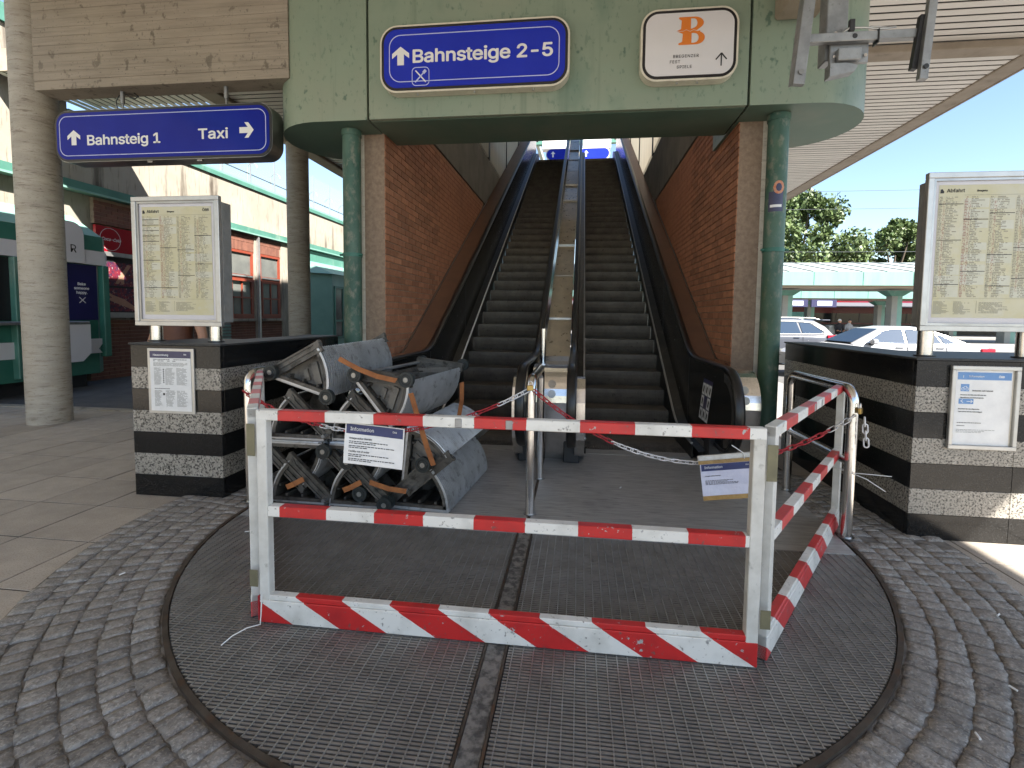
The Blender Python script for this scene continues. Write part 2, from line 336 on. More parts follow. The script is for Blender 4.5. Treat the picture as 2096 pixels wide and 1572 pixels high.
mat('stainless', (0.74, 0.725, 0.70), (0.64, 0.63, 0.61), 5, rough=.19, metal=1.0, stretch=(3, 3, 3), bump=.05, bscale=200, bstretch=(.05, 1, 1), rvar=.07, layers=[dict(scale=20, lo=.62, hi=.75, color=(.33, .315, .295), amt=.5)])
mat('stainless_dull', (0.42, 0.415, 0.405), (0.32, 0.315, 0.305), 4, rough=.36, metal=1.0, rvar=.1, bump=.06, bscale=120)
mat('galvanised', (0.33, 0.335, 0.335), (0.24, 0.243, 0.245), 9, rough=.48, metal=.75, rvar=.08, layers=[dict(scale=25, lo=.6, hi=.72, color=(.14, .135, .13), amt=.5)])
mat('alu_frame', (0.50, 0.495, 0.48), (0.43, 0.425, 0.41), 10, rough=.38, metal=.7)
mat('grey_case', (0.22, 0.22, 0.215), (0.17, 0.17, 0.168), 14, rough=.6, bump=.15, bscale=300)
mat('rubber', (0.006, 0.006, 0.006), (0.011, 0.011, 0.011), 12, rough=.33, spec=.5)
mat('tyre', (0.012, 0.016, 0.016), (0.02, 0.026, 0.026), 14, rough=.5)
mat('black_panel', (0.007, 0.007, 0.007), (0.012, 0.0115, 0.011), 5, rough=.25, spec=.25, rvar=.06)
mat('skirt', (0.018, 0.017, 0.015), (0.032, 0.03, 0.027), 6, rough=.42, metal=.4, layers=[dict(scale=9, lo=.55, hi=.7, color=(.085, .075, .062), amt=.6)])
mat('divider_gold_sheen', (0.62, 0.52, 0.38), (0.48, 0.40, 0.29), 6, stretch=(1, .4, 1), rough=.30, metal=.45, rvar=.1)  # stainless coloured gold, its warm reflections painted in
mat('granite_cap', (0.03, 0.03, 0.031), (0.05, 0.05, 0.05), 60, rough=.55, spec=.3)
mat('groove', (0.05, 0.047, 0.043), rough=.8)  # dark colour painted as shade into the valleys of the ribbed risers
mat('step', (0.19, 0.168, 0.14), (0.125, 0.11, 0.092), 5, rough=.58, metal=.45, layers=[dict(scale=11, stretch=(1, 1, .4), lo=.5, hi=.7, color=(.17, .15, .125), amt=.6), dict(scale=25, lo=.6, hi=.7, color=(.02, .019, .018), amt=.6)])
mat('deck_brown', (0.20, 0.105, 0.065), (0.16, 0.085, 0.055), 3, rough=.38, metal=.25)
mat('cast_alu', (0.15, 0.14, 0.125), (0.075, 0.07, 0.062), 7, rough=.55, metal=.55, coord='pos', layers=[dict(scale=18, lo=.52, hi=.66, color=(.03, .027, .023), amt=.8), dict(scale=5, lo=.55, hi=.7, color=(.075, .06, .045), amt=.6)], bump=.2, bscale=60)
mat('cast_web', (0.24, 0.22, 0.19), (0.15, 0.135, 0.115), 6, rough=.6, metal=.4, layers=[dict(scale=15, lo=.54, hi=.68, color=(.07, .06, .05), amt=.75)], bump=.2, bscale=60)
mat('ribbed_alu', (0.56, 0.575, 0.59), (0.43, 0.44, 0.45), 6, rough=.40, metal=.65, layers=[dict(scale=13, lo=.55, hi=.68, color=(.20, .195, .19), amt=.7), dict(scale=4, lo=.6, hi=.72, color=(.21, .185, .155), amt=.6)])
mat('hub', (0.40, 0.385, 0.36), (0.26, 0.25, 0.23), 30, rough=.4, metal=.8)
mat('strap', (0.36, 0.135, 0.042), (0.24, 0.085, 0.028), 14, rough=.8, layers=[dict(scale=24, lo=.58, hi=.7, color=(.15, .065, .03), amt=.6)])
mat('olive_plate', (0.20, 0.185, 0.115), (0.15, 0.14, 0.09), 12, rough=.6, metal=.4)
mat('brass', (0.48, 0.34, 0.12), (0.34, 0.23, 0.08), 20, rough=.35, metal=.9)
mat('chain_red', (0.42, 0.02, 0.03), (0.33, 0.016, 0.024), 30, rough=.4)
mat('chain_white', (0.75, 0.74, 0.74), (0.62, 0.61, 0.61), 30, rough=.4)
mat('chain_steel', (0.45, 0.44, 0.43), rough=.35, metal=.9)
mat('white_paint', (0.66, 0.65, 0.61), (0.50, 0.49, 0.45), 8, rough=.45, coord='obj', layers=[dict(scale=22, lo=.62, hi=.70, color=(.30, .29, .26), amt=.6), dict(scale=3.5, stretch=(1, 1, .4), lo=.52, hi=.75, color=(.43, .40, .33), amt=.6)])
mat('paper', (0.76, 0.76, 0.75), (0.68, 0.68, 0.675), 12, rough=.55, bump=.25, bscale=9)
mat('paper_blue', (0.64, 0.66, 0.80), (0.57, 0.59, 0.74), 14, rough=.45, bump=.5, bscale=16)
mat('tape', (0.42, 0.27, 0.10), (0.31, 0.19, 0.065), 25, rough=.35, bump=.3, bscale=60)
mat('card', (0.60, 0.59, 0.56), (0.50, 0.48, 0.44), 30, rough=.5, bump=.4, bscale=50)
mat('print_blue', (0.022, 0.032, 0.115), (0.03, 0.045, 0.14), 15, rough=.4)
mat('print_navy', (0.035, 0.035, 0.09), (0.05, 0.05, 0.11), 10, rough=.35)
mat('print_light_blue', (0.10, 0.23, 0.48), (0.14, 0.28, 0.52), 12, rough=.4)
mat('ink', (0.02, 0.02, 0.022), rough=.6)
mat('ink_grey', (0.22, 0.215, 0.20), rough=.6)
mat('ink_soft', (0.27, 0.255, 0.20), rough=.6)
mat('ink_red', (0.34, 0.20, 0.16), rough=.6)
mat('white_print', (0.80, 0.80, 0.80), rough=.4)
mat('sheet_white', (0.62, 0.60, 0.62), (0.56, 0.545, 0.57), 3, rough=.35)
mat('sheet_yellow', (0.50, 0.465, 0.29), (0.53, 0.50, 0.36), 6, rough=.35, layers=[dict(scale=9, lo=.5, hi=.7, color=(.52, .51, .43), amt=.6)])
mat('cell_pale', (0.535, 0.53, 0.44), (0.50, 0.49, 0.38), 9, rough=.35)
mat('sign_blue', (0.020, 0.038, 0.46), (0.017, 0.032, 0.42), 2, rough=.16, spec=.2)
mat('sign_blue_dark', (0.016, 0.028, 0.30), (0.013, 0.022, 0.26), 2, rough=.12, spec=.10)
mat('sign_white', (0.70, 0.68, 0.70), (0.66, 0.645, 0.66), 2, rough=.3)
mat('sign_border', (0.012, 0.010, 0.012), rough=.35)
mat('sign_line', (0.55, 0.60, 0.85), rough=.3)
mat('cream_rim', (0.72, 0.67, 0.56), (0.62, 0.57, 0.47), 14, rough=.4)
mat('logo_orange', (0.70, 0.19, 0.02), rough=.45)
mat('slat', (0.78, 0.73, 0.66), (0.72, 0.675, 0.61), 2, rough=.5, objvar=.05)
mat('roof_beige', (0.36, 0.30, 0.235), (0.28, 0.23, 0.175), 3, rough=.75, stretch=(1, 1, 1), layers=[dict(scale=6, lo=.58, hi=.72, color=(.19, .15, .11), amt=.6)])
mat('roof_dark', (0.05, 0.045, 0.04), (0.07, 0.065, 0.06), 2, rough=.9)
mat('frosted', (0.85, 0.87, 0.87), (0.62, 0.64, 0.64), 3, stretch=(4, 4, .2), rough=.55, trans=.9)
mat('glass', (0.35, 0.45, 0.45), rough=.03, trans=0.0, alpha=.07, spec=.5)
mat('pane_dark', (0.02, 0.023, 0.025), rough=.10, spec=.25)
mat('pane_light', (0.16, 0.165, 0.15), (0.10, 0.105, 0.10), 1.5, rough=.15, spec=.3)
mat('wood_red', (0.27, 0.055, 0.028), (0.21, 0.042, 0.022), 5, rough=.45)
mat('poster_navy', (0.010, 0.010, 0.075), (0.014, 0.014, 0.095), 3, rough=.3)
mat('coke_red', (0.36, 0.008, 0.018), (0.29, 0.006, 0.015), 3, rough=.25)
mat('skin', (0.46, 0.25, 0.17), (0.40, 0.21, 0.14), 6, rough=.55)
mat('berry', (0.20, 0.022, 0.035), (0.05, 0.02, 0.055), 14, detail=3, lo=.42, hi=.58, rough=.35, layers=[dict(scale=22, lo=.6, hi=.66, color=(.50, .42, .36), amt=.8)])
mat('leather', (0.10, 0.032, 0.014), (0.075, 0.023, 0.011), 9, rough=.6)
mat('car_white', (0.36, 0.36, 0.37), rough=.18, spec=.4)
mat('car_grey', (0.075, 0.08, 0.095), (0.07, 0.074, 0.088), 3, rough=.25, metal=.0)
mat('car_trim', (0.02, 0.02, 0.022), rough=.5)
mat('car_glass', (0.03, 0.05, 0.085), rough=.35, spec=.02)
mat('chrome', (0.6, 0.6, 0.6), rough=.12, metal=1)
mat('tail_red', (0.45, 0.015, 0.03), rough=.15)
mat('train_red', (0.15, 0.010, 0.014), (0.13, 0.008, 0.012), 1, rough=.25)
mat('train_dark', (0.035, 0.033, 0.035), rough=.4)
mat('train_grey', (0.20, 0.205, 0.24), rough=.35)
mat('platform_roof', (0.34, 0.38, 0.36), (0.29, 0.33, 0.31), .6, rough=.5)
mat('platform_fascia', (0.19, 0.34, 0.30), (0.15, 0.29, 0.255), .8, stretch=(3, 1, .3), rough=.5)
mat('platform_beam', (0.42, 0.36, 0.28), rough=.8)
mat('platform_post', (0.30, 0.30, 0.27), (0.26, 0.27, 0.25), 2, rough=.7)
mat('screen_white', (0.55, 0.60, 0.66), rough=.3)
mat('bark', (0.10, 0.075, 0.05), (0.06, 0.045, 0.03), 8, rough=.9, bump=.6, bscale=20)
mat('trim_gleam', (0.72, 0.72, 0.71), (0.62, 0.62, 0.61), 8, rough=.35)  # steel skirt trim, its gleam painted as a pale colour
mat('leaf', (0.105, 0.145, 0.045), (0.062, 0.10, 0.03), .9, rough=.5, objvar=.0, layers=[dict(scale=5, lo=.55, hi=.7, color=(.14, .165, .05), amt=.6)])
mat('wire', (0.05, 0.055, 0.06), rough=.6)
mat('cloth_dark', (0.015, 0.015, 0.018), rough=.9)
mat('cloth_grey', (0.30, 0.30, 0.30), rough=.9)
mat('hair_dark', (0.03, 0.022, 0.016), rough=.6)
mat('cap_white', (0.7, 0.7, 0.7), rough=.7)
mat('led_lens', (0.62, 0.62, 0.56), (0.54, 0.54, 0.49), 40, rough=.4)
mat('black_plastic', (0.018, 0.018, 0.02), rough=.45)
mat('zip_tie', (0.72, 0.72, 0.70), rough=.4)
mat('sticker_orange', (0.60, 0.16, 0.06), (0.50, 0.30, 0.20), 60, rough=.5)
for st in ('glass',):
    MATS[st].blend_method = 'BLEND' if hasattr(MATS[st], 'blend_method') else None

def milky(name, col, k):
    m = bpy.data.materials.new(name); m.use_nodes = True; MATS[name] = m; nt = m.node_tree; N = nt.nodes; L = nt.links
    N.remove(N['Principled BSDF']); t = N.new('ShaderNodeBsdfTranslucent'); d = N.new('ShaderNodeBsdfDiffuse'); x = N.new('ShaderNodeMixShader'); nz_ = N.new('ShaderNodeTexNoise'); r_ = N.new('ShaderNodeValToRGB')
    g = N.new('ShaderNodeNewGeometry'); mp = N.new('ShaderNodeMapping'); mp.inputs['Scale'].default_value = (4, 4, .3); L.new(g.outputs['Position'], mp.inputs[0]); L.new(mp.outputs[0], nz_.inputs['Vector']); nz_.inputs['Scale'].default_value = 2
    r_.color_ramp.elements[0].color = (*[c * .7 for c in col], 1); r_.color_ramp.elements[1].color = (*col, 1); L.new(nz_.outputs['Fac'], r_.inputs[0])
    L.new(r_.outputs[0], t.inputs[0]); L.new(r_.outputs[0], d.inputs[0]); x.inputs[0].default_value = k; L.new(d.outputs[0], x.inputs[1]); L.new(t.outputs[0], x.inputs[2]); L.new(x.outputs[0], N['Material Output'].inputs[0])
milky('milky', (0.80, 0.76, 0.68), .6)
# ------------------------------------------------------------------ ground
CX, CY = -0.313, 3.18            # centre of the round grating
def flat(name, x0, x1, y0, y1, z0, z1, m): return tag(obj(name, MB().box(x0, x1, y0, y1, z0, z1), m), kind='structure')
flat('ground', -500, 500, -500, 500, -1.0, -0.27, 'street')
flat('forecourt', -40, 4.4, -22, 26, -0.5, -0.012, 'road')
flat('lane', -9.6, -2.0, 6.17, 24, -0.011, -0.006, 'asphalt')
paving = tag(obj('paving', MB().box(-12.0, 4.36, -4.0, 6.02, -0.007, -0.004), 'joint'), kind='structure')
flat('kerb', -12.0, -2.7, 6.02, 6.16, -0.006, 0.012, 'concrete_light')
SX, SY = 0.476, 0.503
slab_me = MB().cbox(-SX / 2 + .004, SX / 2 - .004, -SY / 2 + .004, SY / 2 - .004, -.0035, 0, .0025).mesh('slab'); slab_me.materials.append(MATS['slab'])
rest = MB(); nsl = 0
for i in range(-25, 17):
    for j in range(-14, 12):
        x = -3.605 + i * SX; y = 3.29 + j * SY
        if x < -11.9 or x > 4.1 or y > 5.9: continue
        d = math.hypot(x - CX, y - CY)
        if d < 2.2: continue
        if -2.3 < x < 2.0 and y > 3: continue
        vis = (x < -1.2 and y > .9 and x > -1.05 * y - 3.2 and y < 6.0) or (x > 1.6 and 1.3 < y < 3.5 and x < 3.4)
        jx, jz = rnd.uniform(-.001, .001), rnd.uniform(-.0012, .0008)
        if vis and nsl < 300:
            o = obj('slab', slab_me, None, paving); o.location = (x + jx, y, jz); nsl += 1
            o.rotation_euler = (rnd.uniform(-.002, .002), rnd.uniform(-.002, .002), rnd.uniform(-.004, .004))
        else: rest.cbox(x - SX / 2 + .004, x + SX / 2 - .004, y - SY / 2 + .004, y + SY / 2 - .004, -.0035, 0, .0025)
tag(obj('outlying_slabs', rest, 'slab', paving), kind='stuff')

# cobble ring
def annulus(mb, r0, r1, z, n=96, z0=None):
    vs = []; F = []
    for i in range(n):
        a = 2 * math.pi * i / n
        for r in (r0, r1): vs.append((CX + r * math.cos(a), CY + r * math.sin(a), z))
    for i in range(n):
        j = (i + 1) % n; F.append((2 * i, 2 * i + 1, 2 * j + 1, 2 * j))
    return mb.add(vs, F)
ring = tag(obj('cobble_ring', annulus(MB(), 1.965, 2.595, .0105), 'mortar_sand'), kind='structure')
setts = []
for row in range(6):
    r0 = 1.982 + row * .102; r1 = r0 + .096; a = rnd.uniform(0, .05)
    while a < 2 * math.pi:
        ln = rnd.uniform(.062, .105) / r0
        b = a + ln
        rm = (r0 + r1) / 2; am = (a + b) / 2
        setts.append((r0 + rnd.uniform(-.006, .004), r1 + rnd.uniform(-.004, .006), a + .0028 / r0, b - .0028 / r0, CX + rm * math.cos(am), CY + rm * math.sin(am)))
        a = b
def sett_mesh(mb, s):
    r0, r1, a0, a1, _, _ = s; n = 5; zt = .018 + rnd.uniform(-.003, .004); vs = []; F = []
    tl, tw = rnd.uniform(-.004, .004), rnd.uniform(-.004, .004); ph = rnd.uniform(0, 6)
    for i in range(n):
        for j in range(n):
            u, w = i / (n - 1), j / (n - 1)
            e = min(u, 1 - u, w, 1 - w)
            rr = r0 + (r1 - r0) * u; aa = a0 + (a1 - a0) * w
            k = .004 if e == 0 else 0
            rr += (rnd.uniform(-k, k)); aa += rnd.uniform(-k, k) / r0
            z = zt + (u - .5) * tl + (w - .5) * tw + (rnd.uniform(-.0022, .0022) if e > 0 else -.0036)
            vs.append((CX + rr * math.cos(aa), CY + rr * math.sin(aa), z))
    for i in range(n - 1):
        for j in range(n - 1): F.append((i * n + j, (i + 1) * n + j, (i + 1) * n + j + 1, i * n + j + 1))
    border = [i for i in range(n)] + [i * n + n - 1 for i in range(1, n)] + [(n - 1) * n + j for j in range(n - 2, -1, -1)] + [i * n for i in range(n - 2, 0, -1)]
    base = len(vs)
    for b in border: vs.append((vs[b][0], vs[b][1], .002))
    for q in range(len(border)): F.append((border[q], border[(q + 1) % len(border)], base + (q + 1) % len(border), base + q))
    mb.add(vs, F, True)
def sett_seen(s):
    x, y = s[4], s[5]
    return y > .55 and y < 4.6 and not (y > 3.05 and abs(x - CX) < 1.7)
seen = sorted([s for s in setts if sett_seen(s)], key=lambda s: math.hypot(s[4], s[5]))
far = MB()
for k, s in enumerate(seen):
    if k < 300:
        mb = MB(); sett_mesh(mb, s); obj('sett', mb, 'sett', ring, origin=(s[4], s[5], 0))
    else: sett_mesh(far, s)
for s in setts:
    if not sett_seen(s) and s[5] < 5.2: sett_mesh(far, s)
tag(obj('outlying_setts', far, 'sett', ring), kind='stuff')

# round grating
grate = thing('floor_grating', 'large round dark steel grating set into the cobbles under the barrier', 'grating', (CX, CY, 0))
PY = 2.98
def chord(y): return math.sqrt(max(0, 1.945 ** 2 - (y - CY) ** 2))
def chordx(x): return math.sqrt(max(0, 1.945 ** 2 - (x - CX) ** 2))
mb = MB(); vs = [(CX + 1.94 * math.cos(2 * math.pi * i / 72), CY + 1.94 * math.sin(2 * math.pi * i / 72), .0055) for i in range(72)]
obj('pit_floor', mb.add(vs, [tuple(range(72))]), 'pit', grate)
for sgn in (-1, 1):
    mb = MB(); y = CY - 1.94
    while y < PY:
        c = chord(y)
        if c > .06:
            a, b = CX + sgn * .052, CX + sgn * c
            mb.box(min(a, b), max(a, b), y - .0042, y + .0042, .006, .0225 + rnd.uniform(-.0006, .0006))
        y += .0158
    obj('cross_bars', mb, 'grate_bar', grate)['kind'] = 'stuff'
    for k in range(46):
        x = CX + sgn * (.072 + k * .0415); c = chordx(x)
        if c < .1: continue
        y0 = CY - c
        if y0 > PY - .05: continue
        obj('bearing_rod', MB().box(x - .0022, x + .0022, y0, PY, .0065, .0245), 'grate_rod', grate)
mb = MB(); n = 96
pts_o = [(CX + 1.972 * math.cos(2 * math.pi * i / n), CY + 1.972 * math.sin(2 * math.pi * i / n)) for i in range(n)]
pts_i = [(CX + 1.952 * math.cos(2 * math.pi * i / n), CY + 1.952 * math.sin(2 * math.pi * i / n)) for i in range(n)]
obj('rim', ring_prism(mb, pts_o, pts_i, UP, .004, .026), 'rim', grate)
y0 = CY - 1.94
obj('centre_strip', MB().box(CX - .036, CX + .036, y0, PY, .006, .022), 'worn_stone', grate)
for sgn in (-1, 1): obj('strip_edge', MB().box(CX + sgn * .043 - .005, CX + sgn * .043 + .005, y0 + .01, PY, .006, .026), 'rim', grate)

# landing plate in front of the escalators
pl = thing('landing_plate', 'grey brushed metal floor plate in front of the two escalators', 'floor plate', (CX, 3.9, 0))
for sgn in (-1, 1):
    p = [(CX + sgn * .012, PY), (CX + sgn * 1.925, PY), (CX + sgn * 1.955, 3.4), (CX + sgn * 1.97, 4.36), (CX + sgn * 1.97, 4.85), (CX + sgn * .012, 4.85)]
    if sgn < 0: p = p[::-1]
    obj('plate_half', MB().prism(p, UP, .004, .027), 'plate', pl, bevel=.002)
obj('joint_strip', MB().box(CX - .009, CX + .009, PY, 4.85, .004, .022), 'rim', pl)
# ------------------------------------------------------------------ escalators
SL = .565; Y1, YI = 5.35, 5.645; Y2 = 2 * YI - Y1; YT = 18.4; ZT = SL * (YT - YI)
YT1, YT2 = YT - .35, YT + .35
def nz(y):
    if y < Y1: return 0.0
    if y < Y2: return .5 * SL / (Y2 - Y1) * (y - Y1) ** 2
    if y < YT1: return SL * (y - YI)
    if y < YT2: return ZT - .5 * SL / (YT2 - YT1) * (YT2 - y) ** 2
    return ZT
def ysamp(a, b, coarse=.6):
    ys = [a]; y = a
    while y < b:
        y += .07 if (y < 6.3 or YT1 - .1 < y < YT2) else coarse
        ys.append(min(y, b))
    return ys
# one moving step, shared by all: ribbed tread and ribbed riser
def step_mesh():
    mb = MB(); n = 52; w = 1.0; fx = w / n
    prof = []
    for i in range(n):
        prof += [(i * fx, 0), (i * fx + fx * .5, 0), (i * fx + fx * .5, 1), (i * fx + fx, 1)]
    vs = []; F = []
    cv = ((0, -.012), (.003, -.05), (.012, -.10), (.030, -.155), (.060, -.215)); K = len(cv)
    for (x, d) in prof: vs += [(x, d * .007 + c, z) for c, z in cv]
    for q in range(len(prof) - 1):
        for j in range(K - 1): F.append((K * q + j, K * q + K + j, K * q + K + j + 1, K * q + j + 1))
    mb.add(vs, F)
    vs = []; F = []
    for (x, d) in prof: vs += [(x, 0, -d * .007), (x, .41, -d * .007)]
    for q in range(len(prof) - 1): F.append((2 * q + 1, 2 * q + 3, 2 * q + 2, 2 * q))
    mb.add(vs, F)
    mb.box(0, w, .001, .012, -.014, -.002)
    return mb.mesh('step')
STEP = step_mesh(); STEP.materials.append(MATS['step'])
def sheet(mb, xs, zoff, y0, y1, coarse=.6, flip=False):
    """strip that follows the incline between two x/zoff edges"""
    ys = ysamp(y0, y1, coarse); vs = []; F = []
    for y in ys:
        vs.append((xs[0], y, nz(y) + zoff[0])); vs.append((xs[1], y, nz(y) + zoff[1]))
    for i in range(len(ys) - 1):
        f = (2 * i, 2 * i + 1, 2 * i + 3, 2 * i + 2); F.append(tuple(reversed(f)) if flip else f)
    return mb.add(vs, F, True)
def inc_bar(mb, x0, x1, o0, o1, y0, y1, coarse=.6):
    """closed bar of rectangular section following the incline"""
    ys = ysamp(y0, y1, coarse); vs = []; F = []
    for y in ys: z = nz(y); vs += [(x0, y, z + o0), (x1, y, z + o0), (x1, y, z + o1), (x0, y, z + o1)]
    for i in range(len(ys) - 1):
        a, b = 4 * i, 4 * i + 4
        for j in range(4): F.append((a + j, b + j, b + (j + 1) % 4, a + (j + 1) % 4))
    F += [(0, 1, 2, 3), tuple(4 * (len(ys) - 1) + j for j in (3, 2, 1, 0))]
    return mb.add(vs, F)
HZ = .955                      # handrail centre above the nose line
NY, NR = 4.27, .345            # newel arc centre and radius
def rail_path():
    p = [(4.75, HZ - 2 * NR), (4.5, HZ - 2 * NR)]
    for i in range(13):
        a = R(-90 - 180 * i / 12); p.append((NY + NR * math.cos(a), HZ - NR + NR * math.sin(a)))
    for y in ysamp(4.35, 19.6, .8): p.append((y, nz(y) + HZ))
    return p
def handrail(x):
    mb = MB(); P = rail_path(); vs = []; F = []; sec = [(-.040, -.010), (-.040, .008), (-.026, .020), (.026, .020), (.040, .008), (.040, -.010), (.026, -.016), (-.026, -.016)]
    for i, (y, z) in enumerate(P):
        a, b = P[max(i - 1, 0)], P[min(i + 1, len(P) - 1)]; t = Vector((b[0] - a[0], b[1] - a[1])).normalized(); nn = Vector((-t.y, t.x))
        for (u, w) in sec: vs.append((x + u, y + nn.x * w, z + nn.y * w))
    k = len(sec)
    for i in range(len(P) - 1):
        for j in range(k): F.append((i * k + j, i * k + (j + 1) % k, (i + 1) * k + (j + 1) % k, (i + 1) * k + j))
    mb.add(vs, F, True); return mb
def balustrade(x, side):
    """black inner panel; side = +1 when the steps lie at smaller x"""
    mb = MB(); h = .022; ys = ysamp(NY, 18.9, .8)
    for xx in (x - h, x + h):
        vs = []; F = []
        for y in ys: vs += [(xx, y, nz(y) + (.16 if y > 4.6 else .27)), (xx, y, nz(y) + HZ - .012)]
        for i in range(len(ys) - 1):
            f = (2 * i, 2 * i + 1, 2 * i + 3, 2 * i + 2); F.append(f if xx < x else tuple(reversed(f)))
        mb.add(vs, F, True)
        c = (xx, NY, HZ - NR); fan = [(xx, NY + (NR - .012) * math.cos(R(90 + 180 * i / 14)), HZ - NR + (NR - .012) * math.sin(R(90 + 180 * i / 14))) for i in range(15)]
        mb.add([c] + fan, [(0, i, i + 1) if xx > x else (0, i + 1, i) for i in range(1, 15)])
    return mb
def arc_band(mb, x0, x1, r0, r1, a0=90, a1=262, n=16):
    for (rr, flip) in ((r0, 0), (r1, 1)):
        vs = []; F = []
        for i in range(n + 1):
            a = R(a0 + (a1 - a0) * i / n); y, z = NY + rr * math.cos(a), HZ - NR + rr * math.sin(a); vs += [(x0, y, z), (x1, y, z)]
        for i in range(n): F.append((2 * i, 2 * i + 1, 2 * i + 3, 2 * i + 2))
        mb.add(vs, F, True)
    for xx in (x0, x1):
        vs = []; F = []
        for i in range(n + 1):
            a = R(a0 + (a1 - a0) * i / n)
            for rr in (r0, r1): vs.append((xx, NY + rr * math.cos(a), HZ - NR + rr * math.sin(a)))
        for i in range(n): F.append((2 * i, 2 * i + 1, 2 * i + 3, 2 * i + 2))
        mb.add(vs, F)
    return mb
def housing_profile(front=4.42):
    p = [(front + .23, .0), (front + .14, .10), (front + .03, .34)]
    for i in range(9):
        a = R(180 - 90 * i / 8); p.append((front + .30 + .30 * math.cos(a), .60 + .32 * math.sin(a)))
    for y in (5.0, 5.3, 5.6): p.append((y, nz(y) + .90))
    p += [(5.6, .0)]
    return p
def escalator(x0, inner, outer, wall, label, sticker=False, bright=False):
    e = thing('escalator', label, 'escalator', (x0 + .5, 5.1, 0), group='pair of stopped escalators')
    lo, hi = min(inner, outer), max(inner, outer)
    for k in range(36):
        y = 5.36 + .35 * k
        if y > YT2 + .2: break
        o = obj('step', STEP, None, e); o.location = Vector((x0 + .003, y, nz(y) + .022)) - e.location
    mb = MB(); n = 40
    mb.box(x0, x0 + 1.006, 4.852, 5.02, .003, .029)
    obj('comb_frame', mb, 'plate', e)
    mb = MB()
    for i in range(40): mb.box(x0 + .0125 + i * .025, x0 + .0125 + i * .025 + .012, 5.02, 5.20, .003, .034)
    mb.box(x0, x0 + 1.006, 5.02, 5.47, .002, .020)
    obj('comb_plate', mb, 'comb', e)
    for xs, xp in ((x0 - .012, inner if inner < x0 else outer), (x0 + 1.018, outer if outer > x0 else inner)):
        s = 1 if xp > x0 else -1
        obj('skirt', sheet(inc_bar(MB(), xs - .006, xs + .006, -.30, .155, 4.86, 18.9), (xs, xp - s * .02), (.155, .185), 4.6, 18.9), 'skirt', e)
        obj('skirt_trim', inc_bar(MB(), xs - .011, xs + .011, .157, .172, 4.9, 18.9), 'trim_gleam' if (s < 0 and bright) else 'alu_frame', e)
        b = obj('balustrade_panel', balustrade(xp, s), 'black_panel', e)
        obj('handrail', handrail(xp), 'rubber', e)
        obj('newel_band', arc_band(MB(), xp - .03, xp + .03, NR - .105, NR - .03), 'stainless', e)
        obj('handrail_inlet', MB().cbox(xp - .075, xp + .075, 4.50, 4.68, .03, HZ - 2 * NR + .06, .008), 'black_plastic', e)
        ck = [(4.72, .003), (4.50, .10), (4.36, .28), (4.315, .45), (4.32, .62), (4.37, .74), (4.46, .82), (4.56, .83), (4.78, .66), (5.05, .38), (5.28, .195), (5.28, .003)]
        if xp == inner: obj('newel_cheek', MB().prism(ck, lambda u, v, t: (t, u, v), min(xp - s * .028, xp - s * .115), max(xp - s * .028, xp - s * .115)), 'stainless', e, bevel=.012)
        obj('newel_base', MB().cbox(xp - .065, xp + .065, 4.66, 5.4, .003, .19, .006), 'stainless_dull', e)
        for ys in (5.6, 7.4, 9.2, 11.0): obj('panel_seam', inc_bar(MB(), xp - s * .0245 - .002, xp - s * .0245 + .002, .19, .93, ys, ys + .004), 'rubber', e)
    # outer deck along the wall
    s = 1 if wall > x0 else -1
    a, b = outer + s * .048, wall - s * .012
    obj('outer_deck', sheet(MB(), (a, b), (.80, .83), 5.25, 18.9, flip=s < 0), 'deck_brown', e)
    obj('deck_edge', inc_bar(MB(), min(b, b - s * .014), max(b, b - s * .014), .83, .85, 5.55, 11.2), 'stainless_dull', e)
    hp = housing_profile(4.36)
    hs = obj('newel_housing', MB().prism(hp, lambda u, v, t: (t, u, v), min(a, b), max(a, b), smooth=False), 'stainless', e, bevel=.004)
    xm = (a + b) / 2
    for k in (0, 1):
        an = R(180 - 33 - 19 * (1 - k)) if False else R(180 - (14 + 17 * (1 - k)))
        c = Vector((xm, 4.66 + .304 * math.cos(an), .60 + .324 * math.sin(an))); nrm = Vector((0, math.cos(an), math.sin(an)))
        upv = Vector((0, -nrm.z, nrm.y)) * -1
        obj('signal_lamp', MB().cyl(c - nrm * .002, c + nrm * .004, .036, 20), 'led_lens', e)
    if sticker:
        x = outer - .0245
        SY_ = lambda u, v: 4.78 + .33 * u - .16 * v
        st = obj('safety_sticker', MB().quad((x, SY_(0, 0), .38), (x, SY_(0, 1), .80), (x, SY_(1, 1), .80), (x, SY_(1, 0), .38)), 'print_navy', e)
        mb = MB(); pr = MB()
        for i in range(3):
            for j in range(3):
                if (i, j) == (1, 1): continue
                def q_(a, b, off): return (x - off, SY_((i + .06 + .88 * a) / 3, (j + .05 + .9 * b) / 3.3), .38 + .42 * (j + .05 + .9 * b) / 3.3)
                mb.quad(q_(0, 0, .001), q_(0, 1, .001), q_(1, 1, .001), q_(1, 0, .001)); pr.quad(q_(.3, .15, .002), q_(.2, .7, .002), q_(.65, .85, .002), q_(.7, .3, .002))
        obj('pictogram_tiles', mb, 'white_print', st); obj('pictograms', pr, 'ink', st)
    return e
WL, WR = -2.15, 1.56
ER = escalator(.09, -.05, 1.24, WR, 'right-hand dark escalator with safety pictogram sticker at its newel', sticker=True)
EL = escalator(-1.61, -.47, -1.755, WL, 'left-hand dark escalator partly hidden by the pile of loose steps', bright=True)
